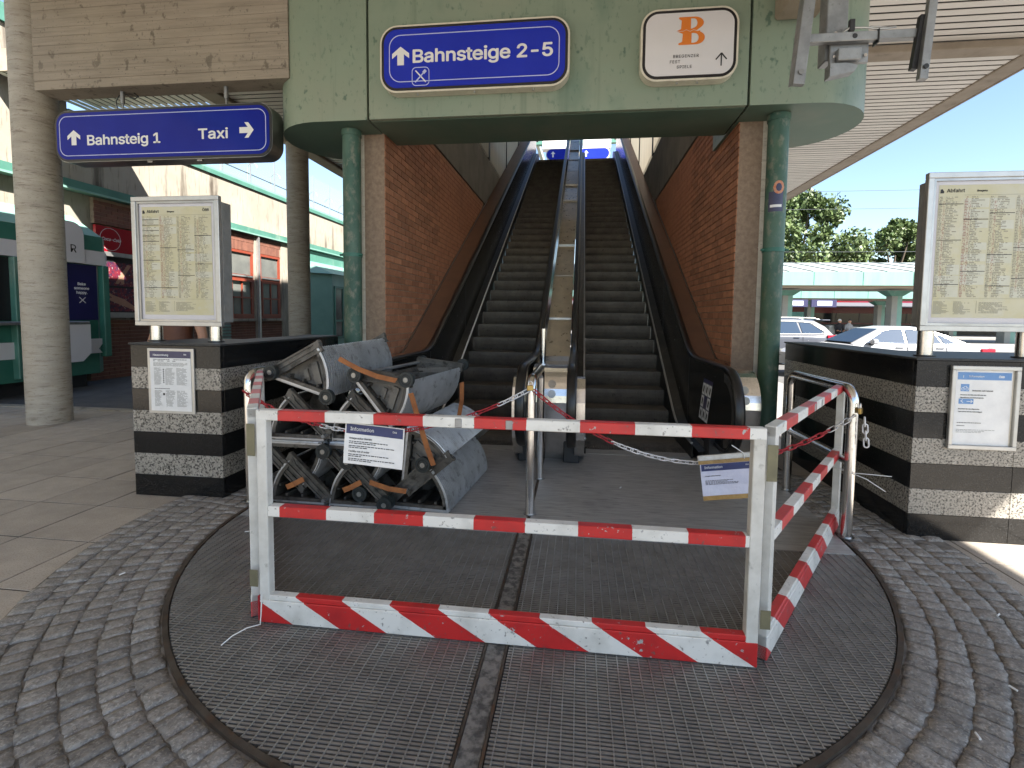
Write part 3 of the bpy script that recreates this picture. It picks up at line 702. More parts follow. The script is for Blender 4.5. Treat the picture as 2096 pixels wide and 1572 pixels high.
# stainless divider between the two inner handrails
dv = thing('escalator_divider', 'brushed stainless divider running up between the two escalators', 'divider', (-.26, 4.6, 0))
obj('divider_housing', MB().prism(housing_profile(4.42), lambda u, v, t: (t, u, v), -.418, -.102), 'stainless', dv, bevel=.005)
for k in (0, 1):
    an = R(180 - (14 + 17 * (1 - k))); c = Vector((-.235, 4.72 + .304 * math.cos(an), .60 + .324 * math.sin(an))); nrm = Vector((0, math.cos(an), math.sin(an)))
    obj('signal_lamp', MB().cyl(c - nrm * .002, c + nrm * .003, .036, 20), 'alu_frame', dv)
yy = 5.6; tilt = [.0, .05, -.03, .06, .0, -.04, .05, .02, -.03, .04, 0, .03]
for k in range(11):
    ln = 1.18; y1_ = yy + ln - .012; t = tilt[k]
    z0, z1 = nz(yy) + .70, nz(y1_) + .70
    mb = MB(); mb.prism([(yy, z0 - t * .5), (y1_, z1 + t * .5), (y1_, z1 + t * .5 - .02), (yy, z0 - t * .5 - .02)], lambda u, v, q: (q, u, v), -.415, -.105)
    obj('divider_panel', mb, 'divider_gold_sheen', dv)
    obj('panel_lip', MB().box(-.41, -.11, yy - .012, yy - .004, z0 - .03, z0 + .022), 'stainless_dull', dv)
    yy += ln
obj('stanchion', MB().cyl((-.37, 5.15, .9), (-.37, 5.15, 1.25), .028, 14), 'stainless', dv)

# ------------------------------------------------------------------ escalator hall walls
BL, BH = .24, .065; PITX, PITZ = .25, .075
def brick_wall(name, label, X, face, y0, y1, z1):
    """face=+1: visible side looks to +X"""
    w = thing(name, label, 'wall', (X, y0, 0))
    obj('backing', MB().box(min(X - face * .25, X - face * .006), max(X - face * .25, X - face * .006), y0, y1, 0, z1), 'brick_mortar', w)
    bm = MB().cbox(-.012, .004, -BL / 2, BL / 2, -BH / 2, BH / 2, .002).mesh('brick'); bm.materials.append(MATS['brick'])
    hm = MB().cbox(-.012, .004, -BL / 4 + .002, BL / 4 - .002, -BH / 2, BH / 2, .002).mesh('brick'); hm.materials.append(MATS['brick'])
    items = []; rows = int((z1 - .01) / PITZ)
    for r_ in range(rows):
        z = z1 - .04 - r_ * PITZ; off = PITX / 2 if r_ % 2 else 0
        y = y0 + PITX / 2 + off
        if off: items.append((y0 + .06, z, True))
        while y < y1 - .12:
            if z > nz(y) + .80 - PITZ: items.append((y, z, False))
            y += PITX
    items = [t for t in items if t[1] > nz(t[0]) + .76]
    items.sort(key=lambda t: t[0]); rs = MB()
    for k, (y, z, half) in enumerate(items):
        if k < 300:
            o = obj('brick', hm if half else bm, None, w); o.location = Vector((X + rnd.uniform(-.0015, .0015) , y + rnd.uniform(-.002, .002), z)) - w.location
            if face < 0: o.rotation_euler = (0, 0, math.pi)
        else:
            q = BL / 4 if half else BL / 2; d = rnd.uniform(-.0015, .0015)
            rs.box(min(X - face * .012, X + face * (.004 + d)), max(X - face * .012, X + face * (.004 + d)), y - q, y + q, z - BH / 2, z + BH / 2)
    if rs.v: tag(obj('upper_bricks', rs, 'brick', w), kind='stuff')
    return w
brick_wall('brick_wall', 'red brick side wall to the left of the escalators', WL, 1, 5.30, 10.9, 3.85)
brick_wall('brick_wall', 'red brick side wall to the right of the escalators', WR, -1, 5.30, 10.9, 3.85)
for X, s, wd_ in ((WL, -1, 'left'), (WR, 1, 'right')):
    a, b = (X - .5, X + .02) if s < 0 else (X - .02, X + .5)
    g = thing('hall_side_wall', 'dark concrete band and frosted panels above the %s brick escalator wall' % wd_, 'wall', (X, 6, 3.86))
    obj('concrete_band', MB().box(a, b, 5.72, 19.5, 3.86, 4.94), 'concrete_dark', g)
    obj('lower_concrete', MB().box(a, b, 10.92, 19.5, 0, 3.855), 'concrete_dark', g)
    for k in range(5):
        y = 6.2 + k * 2.6
        obj('frosted_panel', MB().box(X - .02, X + .02, y + .04, y + 2.56, 5.0, 11.6), 'milky', g)
        obj('mullion', MB().box(X - .04, X + .04, y - .04, y + .04, 4.945, 11.6), 'black_plastic', g)
hr = thing('escalator_hall_roof', 'dark sloping roof slab over the escalator hall', 'roof', (-.3, 6, 5.6))
obj('added_light_pane', MB().prism([(5.74, 5.62), (5.74, 5.68), (9.0, 7.17), (9.0, 7.11)], lambda u, v, t: (t, u, v), WL - .48, WR + .48), 'milky', hr)  # unseen pane added to let soft daylight down onto the brick walls
obj('added_light_stop', MB().box(WL - .5, WR + .5, 5.705, 5.735, 4.95, 5.70), 'concrete_dark', hr)  # unseen strip added to close a sun leak in front of the pane
for xx in (WL - .48, WR + .44): obj('added_side_stop', MB().prism([(5.74, 4.95), (5.74, 5.615), (9.0, 7.105), (9.0, 4.95)], lambda u, v, t: (t, u, v), xx, xx + .04), 'concrete_dark', hr)  # unseen cheeks added to keep sun from leaking in beside the pane
obj('slab', MB().prism([(9.01, 6.5), (9.01, 7.2), (19.2, 11.9), (19.2, 11.2)], lambda u, v, t: (t, u, v), WL - .45, WR + .45), 'concrete_dark', hr)
# upper landing at the head of the escalators
ul = tag(obj('upper_landing', MB().box(-6, 5.5, 18.75, 34, ZT - .6, ZT), 'concrete_light'), kind='structure')
tr = thing('upper_roof_frame', 'green and white roof framing over the upper landing', 'roof frame', (-.3, 24, ZT))
obj('beam', MB().box(-5, 4.5, 25.0, 25.3, 9.9, 10.5), 'green_trim', tr)
for k in range(6): obj('rafter', MB().bar((-4.2 + k * 1.6, 22, 10.9), (-3.2 + k * 1.6, 33, 8.6), .16, .28), 'platform_roof', tr)
for k in (0, 1): obj('post', MB().box(-4.4 + k * 8, -4.1 + k * 8, 26, 26.3, ZT, 10.2), 'mint', tr)
for nm, x0, x1, lb in (('hanging_sign', -1.55, -.45, 'blue sign hanging over the head of the left escalator'), ('hanging_sign', -.15, 1.15, 'blue sign hanging over the head of the right escalator')):
    z0 = 8.02; hs = thing(nm, lb, 'sign', ((x0 + x1) / 2, 21.5, z0), group='signs over the upper landing')
    obj('rim', MB().prism(rrect(x1 - x0, .50, .24), yface((x0 + x1) / 2, z0 + .25, 21.5), .02, .2), 'cream_rim', hs)
    obj('face', MB().prism(rrect(x1 - x0 - .07, .43, .21), yface((x0 + x1) / 2, z0 + .25, 21.5), 0, .025), 'sign_blue', hs)
    obj('arrow', MB().prism([(-.03, -.12), (.03, -.12), (.03, .02), (.1, .02), (0, .13), (-.1, .02), (-.03, .02)], yface(x0 + .3, z0 + .25, 21.5), -.006, .004), 'white_print', hs)
for x0, x1, lb in ((-1.75, -.7, 'left one of two white light boxes above the upper landing'), (.0, 1.2, 'right one of two white light boxes above the upper landing')):
    tag(obj('light_box', MB().cbox(x0, x1, 21.9, 22.3, 8.62, 9.1, .02), 'sign_white'), lb, 'light box', 'light boxes over the upper landing')
# ------------------------------------------------------------------ columns and downpipes
def column(x, y, r, z1, label, n=40, m='concrete_column'):
    c = thing('concrete_column', label, 'column', (x, y, 0), group='round concrete columns')
    mb = MB(); k = int(z1 / .42); zs = []
    for i in range(k + 1): zs += [z1 * i / k]
    path = []; rad = []
    for i, z in enumerate(zs):
        path.append((x, y, z)); rad.append(r)
    mb.tube(path, r, n, radii=rad); obj('shaft', mb, m, c)
    for i in range(1, k): obj('form_ring', MB().tube([(x, y, zs[i] - .003), (x, y, zs[i] + .003)], r + .0012, n, caps=False), m, c)
    return c
column(-6.50, 5.30, .217, 5.2, 'thick round concrete column at the far left, under the end of the concrete beam')
column(-6.32, 10.55, .235, 5.2, 'round concrete column behind the blue Taxi sign, in front of the sunlit facade')
column(-2.43, 5.52, .225, 3.36, 'concrete column beside the left green downpipe at the escalator entrance', m='concrete_brightened')
column(1.83, 5.52, .225, 3.36, 'concrete column beside the right green downpipe at the escalator entrance', m='concrete_brightened')
def pipe(x, y, zc, label, stick=False):
    p = thing('downpipe', label, 'downpipe', (x, y, 0), group='green downpipes')
    obj('tube', MB().tube([(x, y, 0), (x, y, 1.1), (x, y, 2.2), (x, y, 3.35)], .095, 28), 'green_pipe', p)
    obj('collar', MB().cyl((x, y, 3.28), (x, y, 3.34), .104, 28), 'green_pipe', p)
    obj('clamp', MB().cyl((x, y, zc - .02), (x, y, zc + .02), .103, 28), 'green_kiosk', p)
    for s in (-1, 1): obj('clamp_bolt', MB().cyl((x + s * .098, y - .035, zc), (x + s * .128, y - .035, zc), .012, 8), 'green_kiosk', p)
    if stick:
        def wrap(a0, a1, z0, z1, r, m, nm, round_=False):
            mb = MB(); n = 10; vs = []; F = []
            for i in range(n + 1):
                t = i / n; a = R(a0 + (a1 - a0) * t)
                h = math.sqrt(max(0, 1 - (2 * t - 1) ** 2)) if round_ else 1
                zc_ = (z0 + z1) / 2; hh = (z1 - z0) / 2 * h
                vs += [(x + r * math.cos(a), y + r * math.sin(a), zc_ - hh), (x + r * math.cos(a), y + r * math.sin(a), zc_ + hh)]
            for i in range(n): F.append((2 * i, 2 * i + 2, 2 * i + 3, 2 * i + 1))
            mb.add(vs, F, True); return obj(nm, mb, m, p)
        wrap(212, 292, 2.41, 2.60, .0962, 'print_navy', 'blue_sticker')
        wrap(222, 284, 2.45, 2.475, .0968, 'white_print', 'sticker_bar')
        wrap(236, 296, 2.575, 2.70, .0972, 'sticker_orange', 'round_sticker', True)
        wrap(250, 282, 2.60, 2.675, .0977, 'print_navy', 'round_sticker_centre', True)
    return p
pipe(-2.47, 5.17, 2.02, 'mossy green downpipe left of the escalators without stickers')
pipe(1.875, 5.15, 2.05, 'mossy green downpipe right of the escalators with round and blue stickers', True)

# ------------------------------------------------------------------ green canopy over the entrance
FY, BZ, TZ = 4.90, 3.345, 5.22
JL, JR = -2.166, 1.512
cn = thing('entrance_canopy', 'green painted sheet metal canopy with rounded ends over the escalator entrance', 'canopy', (-.31, 5.5, BZ))
def side_piece(j, s, xe, r):
    cy = FY + r; cxx = xe - s * r; pts = [(j, FY), (cxx, FY)]
    for i in range(1, 17):
        a = R(-90 + 180 * i / 16); pts.append((cxx + s * r * math.cos(a), cy + r * math.sin(a)))
    pts.append((j, FY + 2 * r))
    if s < 0: pts = pts[::-1]
    n = len(pts); mb = MB()
    vs = [(p[0], p[1], BZ) for p in pts] + [(p[0], p[1], TZ) for p in pts]
    mb.add(vs, [(i, (i + 1) % n, n + (i + 1) % n, n + i) for i in range(n)], False)
    sm = MB(); sm.add([(p[0], p[1], BZ + .001) for p in pts], [tuple(reversed(range(n)))])
    return mb, sm
for j, s, xe in ((JL - .011, -1, -3.37), (JR + .011, 1, 2.76)):
    a, b = side_piece(j, s, xe, .64)
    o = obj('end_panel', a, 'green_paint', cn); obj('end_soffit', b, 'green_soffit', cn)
    for p in o.data.polygons: p.use_smooth = True
    o.modifiers.new('edge', 'EDGE_SPLIT').split_angle = R(35)
obj('front_panel', MB().box(JL + .011, JR - .011, FY + .002, FY + .06, BZ + .004, TZ), 'green_paint', cn, bevel=.006)
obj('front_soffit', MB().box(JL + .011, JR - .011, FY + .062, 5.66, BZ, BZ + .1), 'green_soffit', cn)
obj('joint_backing', MB().box(JL - .011, JR + .011, FY + .07, 5.70, BZ + .02, TZ), 'dark_gap', cn)

def rim_sign(name, label, x, z, w, h, r, y, face, group=None):
    s = thing(name, label, 'sign', (x, y, z - h / 2), group=group)
    obj('case', MB().prism(rrect(w, h, r, 8), yface(x, z, y), .0, .11), 'cream_rim', s, bevel=.006)
    obj('border', MB().prism(rrect(w - .035, h - .035, r - .015, 8), yface(x, z, y), -.004, .01), 'sign_border', s)
    obj('face', MB().prism(rrect(w - .085, h - .085, r - .04, 8), yface(x, z, y), -.007, .0), face, s)
    return s
sb = rim_sign('platform_sign', 'large blue sign reading Bahnsteige 2-5 on the green canopy', -1.062, 3.865, 1.85, .635, .17, 4.79, 'sign_blue')
fy = 4.79 - .0085
ln = MB(); ring_prism(ln, rrect(1.66, .445, .115, 8), rrect(1.645, .43, .108, 8), yface(-1.062, 3.865, fy), -.001, .002); obj('outline', ln, 'sign_line', sb)
ARROW = [(-.20, -.5), (.20, -.5), (.20, .12), (.52, -.12), (.52, .16), (0, .56), (-.52, .16), (-.52, -.12), (-.20, .12)]
def arrow(parent, x, z, s, y, m='white_print', rot=0):
    c, q = math.cos(R(rot)), math.sin(R(rot)); mb = MB()
    P = [((u * c - v * q) * s, (u * q + v * c) * s) for u, v in ARROW]
    vs = [(x + u, y, z + v) for u, v in P] + [(x, y, z + 0)]
    tri = [(0, 1, 2), (0, 2, 8), (8, 2, 5), (2, 3, 4), (2, 4, 5), (8, 5, 6), (8, 6, 7)]
    mb.add(vs[:9], tri); return obj('arrow', mb, m, parent)
arrow(sb, -1.775, 3.885, .165, fy - .0005)
text('Bahnsteige 2-5', .232, (-1.665, 3.815, 0) and (-1.665, fy - .001, 3.822), 'white_print', sb, bold=.022, spacing=.97, width=1.36)
ib = MB(); ring_prism(ib, rrect(.175, .175, .04), rrect(.163, .163, .036), yface(-1.575, 3.69, fy), -.001, .002); obj('icon_frame', ib, 'sign_line', sb)
mb = MB(); mb.bar((-1.625, fy - .001, 3.745), (-1.522, fy - .001, 3.636), .012, .002, (0, 1, 0)); obj('knife', mb, 'white_print', sb)
mb = MB(); mb.bar((-1.628, fy - .0015, 3.636), (-1.545, fy - .0015, 3.722), .012, .002, (0, 1, 0)); mb.bar((-1.548, fy - .0015, 3.719), (-1.522, fy - .0015, 3.746), .028, .002, (0, 1, 0)); obj('fork', mb, 'sign_line', sb)
for xx in (-1.62, -1.05, -.48): obj('latch', MB().cyl((xx, 4.83, 3.535), (xx, 4.83, 3.551), .010, 8), 'alu_frame', sb)
sw = rim_sign('festival_sign', 'white sign with orange B logo and up arrow on the green canopy', .942, 3.862, .86, .635, .15, 4.79, 'sign_white')
# orange B, cut in two slightly shifted halves
cu = bpy.data.curves.new('logo', 'CURVE'); cu.dimensions = '2D'; cu.fill_mode = 'BOTH'; cu.extrude = .0008
def spl(pts):
    s_ = cu.splines.new('POLY'); s_.points.add(len(pts) - 1); s_.use_cyclic_u = True
    for i, p in enumerate(pts): s_.points[i].co = (p[0], p[1], 0, 1)
def arc(cx, cy, rx, ry, a0, a1, n=12): return [(cx + rx * math.cos(R(a0 + (a1 - a0) * i / n)), cy + ry * math.sin(R(a0 + (a1 - a0) * i / n))) for i in range(n + 1)]
spl([(-.52, .50), (-.50, .56)] + [(.05, .56)] + arc(.10, .30, .40, .26, 90, -52) + [(.22, .0), (.10, .04), (-.04, -.02), (-.20, .05), (-.34, .0), (-.60, .0), (-.42, .08), (-.40, .42)])
spl([(-.02, .49), (-.02, .07), (.06, .09)] + arc(.08, .30, .16, .19, -70, 90))
spl([(-.56, -.02), (-.34, -.02), (-.20, .03), (-.04, -.04), (.10, .02), (.24, -.03), (.36, -.01)] + arc(.20, -.30, .36, .27, 62, -90) + [(-.50, -.57), (-.52, -.51), (-.36, -.44), (-.34, -.12)])
spl([(.02, -.11), (.02, -.50), (.12, -.50)] + arc(.14, -.30, .17, .19, -80, 88) + [(.08, -.10)])
to = bpy.data.objects.new('logo', cu); COL.objects.link(to)
me = bpy.data.meshes.new_from_object(to.evaluated_get(bpy.context.evaluated_depsgraph_get())); bpy.data.objects.remove(to)
me.materials.append(MATS['logo_orange']); lg = bpy.data.objects.new('logo', me); COL.objects.link(lg); lg.parent = sw
lg.location = Vector((.955, fy - .001, 3.975)) - sw.location; lg.rotation_euler = (R(90), 0, 0); lg.scale = (.215, .215, .215)
for t_, xx, zz in (('BREGENZER', .810, 3.742), ('FEST', .782, 3.695), ('SPIELE', .845, 3.648)): text(t_, .050, (xx - .01, fy - .001, zz), 'ink', sw, spacing=1.12)
mb = MB(); mb.bar((1.225, fy - .001, 3.655), (1.225, fy - .001, 3.762), .011, .002, (0, 1, 0)); mb.bar((1.225, fy - .0015, 3.766), (1.178, fy - .0015, 3.71), .011, .002, (0, 1, 0)); mb.bar((1.225, fy - .0015, 3.766), (1.272, fy - .0015, 3.71), .011, .002, (0, 1, 0)); obj('arrow', mb, 'ink', sw)
for xx in (.85, 1.03): obj('latch', MB().cyl((xx, 4.83, 3.532), (xx, 4.83, 3.548), .010, 8), 'alu_frame', sw)

# hanging Bahnsteig 1 / Taxi sign
ts = thing('hanging_sign', 'long blue box sign reading Bahnsteig 1 and Taxi hanging from the concrete beam', 'sign', (-4.58, 5.0, 3.04))
tx, tz = -4.582, 3.327; W_, H_ = 2.62, .565
obj('case', MB().prism(rrect(W_, H_, .15, 8), yface(tx, tz, 5.0), .004, .20), 'stainless_dull', ts, bevel=.006)
obj('border', MB().prism(rrect(W_ - .012, H_ - .012, .144, 8), yface(tx, tz, 5.0), -.004, .01), 'sign_border', ts)
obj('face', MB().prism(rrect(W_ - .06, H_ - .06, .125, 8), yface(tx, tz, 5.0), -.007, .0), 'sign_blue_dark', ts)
ln = MB(); ring_prism(ln, rrect(W_ - .13, H_ - .13, .095, 8), rrect(W_ - .144, H_ - .144, .09, 8), yface(tx, tz, 4.9915), -.001, .002); obj('outline', ln, 'sign_line', ts)
sy = 4.9905
arrow(ts, -5.645, 3.305, .155, sy); arrow(ts, -3.565, 3.325, .155, sy, rot=-90)
text('Bahnsteig 1', .205, (-5.49, sy, 3.225), 'white_print', ts, bold=.02, spacing=.97, width=.90)
text('Taxi', .205, (-4.13, sy, 3.25), 'white_print', ts, bold=.02, spacing=1.0, width=.35)
for xx in (-5.12, -3.86):
    h = obj('hanger', MB().cyl((xx, 5.09, 3.70), (xx, 5.09, 3.83), .022, 12), 'galvanised', ts)
    obj('hanger_rod', MB().cyl((xx, 5.09, 3.60), (xx, 5.09, 3.71), .010, 8), 'galvanised', h)
obj('cable', MB().tube([(-5.15, 5.09, 3.60), (-5.19, 5.09, 3.66), (-5.20, 5.09, 3.73), (-5.16, 5.09, 3.79), (-5.08, 5.1, 3.80), (-4.99, 5.12, 3.76), (-4.96, 5.13, 3.79), (-5.02, 5.14, 3.83)], .006, 6), 'rubber', ts)
for xx in (-4.75, -4.15): obj('latch', MB().box(xx - .03, xx + .03, 5.03, 5.06, 3.03, 3.045), 'stainless_dull', ts)

# ------------------------------------------------------------------ concrete beams
bm_ = thing('concrete_beam', 'board-marked concrete beam between the far left column and the green canopy', 'beam', (-4.8, 5.05, 3.83))
zz = 3.835; k = 0
while zz < 5.20:
    h = rnd.choice((.088, .10, .115, .095)); z2 = min(zz + h, 5.2)
    obj('board_mark', MB().cbox(-6.10, -3.06, 4.975 + rnd.uniform(-.0025, .0025), 5.24, zz, z2 - .0015, .002), 'concrete_board', bm_); zz = z2
rb = thing('concrete_beam', 'pale concrete beam running from the green canopy over the viewer, top right', 'beam', (1.87, 2, 4.07), group=None)
obj('web', MB().cbox(1.70, 2.06, -3.6, 4.895, 4.075, 5.2, .02), 'roof_beige', rb)
obj('flange', MB().cbox(2.064, 2.17, -3.6, 4.895, 4.16, 5.2, .01), 'roof_beige', rb)
xb = thing('concrete_beam', 'flat beige cross beam under the slatted roof on the right', 'beam', (4.5, 7.8, 5.1))
obj('web', MB().cbox(2.9, 6.05, 7.64, 7.90, 5.085, 5.19, .012), 'roof_beige', xb); obj('lip', MB().cbox(2.9, 6.05, 7.905, 8.00, 5.13, 5.19, .006), 'roof_beige', xb)

# ------------------------------------------------------------------ station roof
RZ = 5.2; XL, XR = -6.62, 6.55
rf = thing('station_roof', 'wide flat station roof with pale slatted ceiling and beige edge beams', 'roof', (0, 5, RZ))
obj('deck_over_entrance', MB().box(XL, XR, -3.6, 4.88, RZ + .20, RZ + .45), 'roof_dark', rf)
obj('deck_left', MB().box(XL, WL - .52, 4.885, 18.2, RZ + .20, RZ + .45), 'roof_dark', rf)
obj('deck_right', MB().box(WR + .52, XR, 4.885, 18.2, RZ + .20, RZ + .45), 'roof_dark', rf)
obj('edge_beam', MB().cbox(XR - .02, XR + .02, -3.6, 18.2, RZ - .03, RZ + .5, .006), 'roof_beige', rf)
obj('edge_beam', MB().cbox(XR - .34, XR - .022, -3.6, 18.2, RZ - .025, RZ + .198, .012), 'roof_beige', rf)
obj('edge_beam', MB().cbox(XL, XL + .36, -3.6, 18.2, RZ - .06, RZ + .198, .015), 'roof_beige', rf)
obj('end_beam', MB().box(XL + .37, WL - .53, 18.0, 18.2, RZ - .02, RZ + .198), 'roof_beige', rf); obj('end_beam', MB().box(WR + .53, XR - .35, 18.0, 18.2, RZ - .02, RZ + .198), 'roof_beige', rf)
def slat_me(x0, x1):
    me = MB().prism([(-.057, .007), (-.057, .002), (-.054, 0), (.054, 0), (.057, .002), (.057, .007)], lambda u, v, t: (t, u, v), x0, x1).mesh('slat'); me.materials.append(MATS['slat']); return me
sR, sL = slat_me(WR + .54, XR - .345), slat_me(XL + .365, WL - .54)
y = 5.0
while y < 17.95:
    for me in (sR, sL):
        o = obj('slat', me, None, rf); o.location = (0, y - 5, rnd.uniform(-.0015, .0015))
    y += .152
for nm, y0_, y1_ in (('near_slats', -3.5, 4.9),):
    mb = MB(); y = y0_
    while y < y1_: mb.box(XL + .365, XR - .345, y - .066, y + .066, RZ, RZ + .03); y += .152
    obj(nm, mb, 'slat', rf)['kind'] = 'stuff'
lk = thing('link_canopy', 'narrow slatted canopy joining the station roof to the left facade', 'canopy', (-8.5, 7.7, RZ))
obj('deck', MB().box(-9.45, XL - .02, 7.05, 8.80, RZ + .15, RZ + .3), 'roof_dark', lk)
obj('near_beam', MB().box(-9.45, XL - .02, 7.0, 7.04, RZ - .04, RZ + .3), 'roof_beige', lk)
for k in range(19):
    x = -9.35 + k * .152
    if x < XL - .1: obj('slat', MB().box(x - .056, x + .056, 7.05, 8.78, RZ, RZ + .008), 'slat', lk)

# ------------------------------------------------------------------ bare screen mount, top right
tv = thing('screen_mount', 'empty galvanised screen bracket hanging from a post at the top right', 'bracket', (1.75, 3.8, 3.1))
ty = 3.8
obj('post', MB().cbox(1.685, 1.825, ty + .03, ty + .15, 3.20, 5.15, .006), 'galvanised', tv)
obj('base_plate', MB().cbox(1.70, 1.95, ty - .005, ty + .02, 3.16, 3.34, .004), 'galvanised', tv)
obj('cross_bar', MB().cbox(1.47, 2.27, ty - .06, ty - .01, 3.285, 3.345, .004), 'galvanised', tv)
obj('lower_box', MB().cbox(1.735, 1.885, ty - .05, ty - .008, 3.165, 3.245, .004), 'galvanised', tv)
obj('cable_end', MB().prism([(1.70, 3.16), (1.70, 3.07), (1.86, 3.10), (1.88, 3.14), (1.80, 3.16)], lambda u, v, t: (u, ty + t, v), -.02, .06), 'galvanised', tv)
a = obj('arm', MB().bar((1.455, ty - .11, 2.98), (1.53, ty - .075, 3.72), .075, .04, (0, 1, 0)), 'galvanised', tv, bevel=.003); obj('arm_slot', MB().cyl((1.466, ty - .137, 3.06), (1.466, ty - .131, 3.06), .018, 12), 'grey_case', a)
obj('arm_flange', MB().bar((1.425, ty - .08, 3.0), (1.485, ty - .05, 3.6), .012, .07, (0, 1, 0)), 'galvanised', a)
a = obj('arm', MB().bar((2.235, ty - .11, 2.98), (2.305, ty - .075, 3.72), .052, .04, (0, 1, 0)), 'galvanised', tv, bevel=.003); obj('arm_slot', MB().cyl((2.243, ty - .137, 3.06), (2.243, ty - .131, 3.06), .016, 12), 'black_plastic', a)
obj('arm_clip', MB().bar((2.205, ty - .06, 3.07), (2.245, ty - .06, 3.42), .035, .04, (0, 1, 0)), 'black_plastic', a)
for xx, z_ in ((1.725, 3.205), (1.925, 3.205), (1.725, 3.36)): obj('bolt', MB().cyl((xx, ty - .02, z_), (xx, ty - .004, z_), .012, 8), 'chrome', tv)
obj('hole', MB().disc((1.83, ty - .0605, 3.315), .017, (1, 0, 0), (0, 0, 1)), 'ink', tv)
obj('cable', MB().tube([(1.75, ty - .03, 3.345), (1.80, ty - .05, 3.375), (1.90, ty - .05, 3.37), (2.0, ty - .04, 3.36), (2.09, ty - .05, 3.365), (2.03, ty - .03, 3.375), (1.94, ty - .03, 3.385)], .007, 6), 'alu_frame', tv)
obj('plug', MB().cbox(1.795, 1.83, ty - .06, ty - .03, 3.35, 3.43, .004), 'black_plastic', tv)
obj('cable_tie', MB().box(1.975, 1.983, ty - .066, ty + .0, 3.262, 3.352), 'rubber', tv)
# ------------------------------------------------------------------ striped granite walls
CH = 1.135 / 7
def granite(name, label, segs, base):
    """segs: list of (face, fixed, lo, hi) panels; face 'y' faces the camera, 'x+'/'x-' the sides"""
    g = thing(name, label, 'wall', base)
    for (x0, x1, y0, y1) in segs['core']: obj('core', MB().box(x0, x1, y0, y1, 0, 1.13), 'concrete_dark', g)
    for c in range(7):
        m = 'granite_black' if c % 2 == 0 else 'granite_speckle'; z0, z1 = c * CH, (c + 1) * CH - .0018
        for (ax, f, lo, hi, t) in segs['faces']:
            n = max(1, round((hi - lo) / .75)); d = (hi - lo) / n
            for k in range(n):
                a, b = lo + k * d + .0008, lo + (k + 1) * d - .0008
                if ax == 'y': mb = MB().cbox(a, b, min(f, f + t), max(f, f + t), z0, z1, .0012)
                else: mb = MB().cbox(min(f, f + t), max(f, f + t), a, b, z0, z1, .0012)
                obj('granite_panel', mb, m, g)
    for (x0, x1, y0, y1) in segs['caps']: obj('cap_slab', MB().cbox(x0, x1, y0, y1, 1.1355, 1.150, .002), 'granite_cap', g)
    return g
granite('granite_wall', 'striped black and speckled granite wall on the left carrying the Hausordnung notice',
        dict(core=[(-3.27, -2.61, 3.30, 3.95), (-2.88, -2.61, 3.955, 5.02)],
             faces=[('y', 3.268, -3.302, -2.578, .03), ('x', -2.578, 3.30, 5.03, -.03), ('x', -3.302, 3.30, 3.98, .03), ('y', 3.98, -3.27, -2.92, -.025)],
             caps=[(-3.312, -2.568, 3.258, 3.985), (-2.92, -2.568, 3.988, 5.04)]), (-2.9, 3.6, 0))
granite('granite_wall', 'striped black and speckled granite wall on the right carrying the framed Information notice',
        dict(core=[(2.12, 3.20, 3.36, 4.05), (2.12, 2.40, 4.055, 5.28)],
             faces=[('y', 3.325, 2.088, 3.24, .03), ('x', 2.088, 3.357, 5.30, .03), ('x', 3.24, 3.357, 4.09, -.03), ('y', 4.09, 2.45, 3.20, -.03)],
             caps=[(2.078, 3.25, 3.315, 4.10), (2.078, 2.44, 4.103, 5.31)]), (2.6, 3.6, 0))

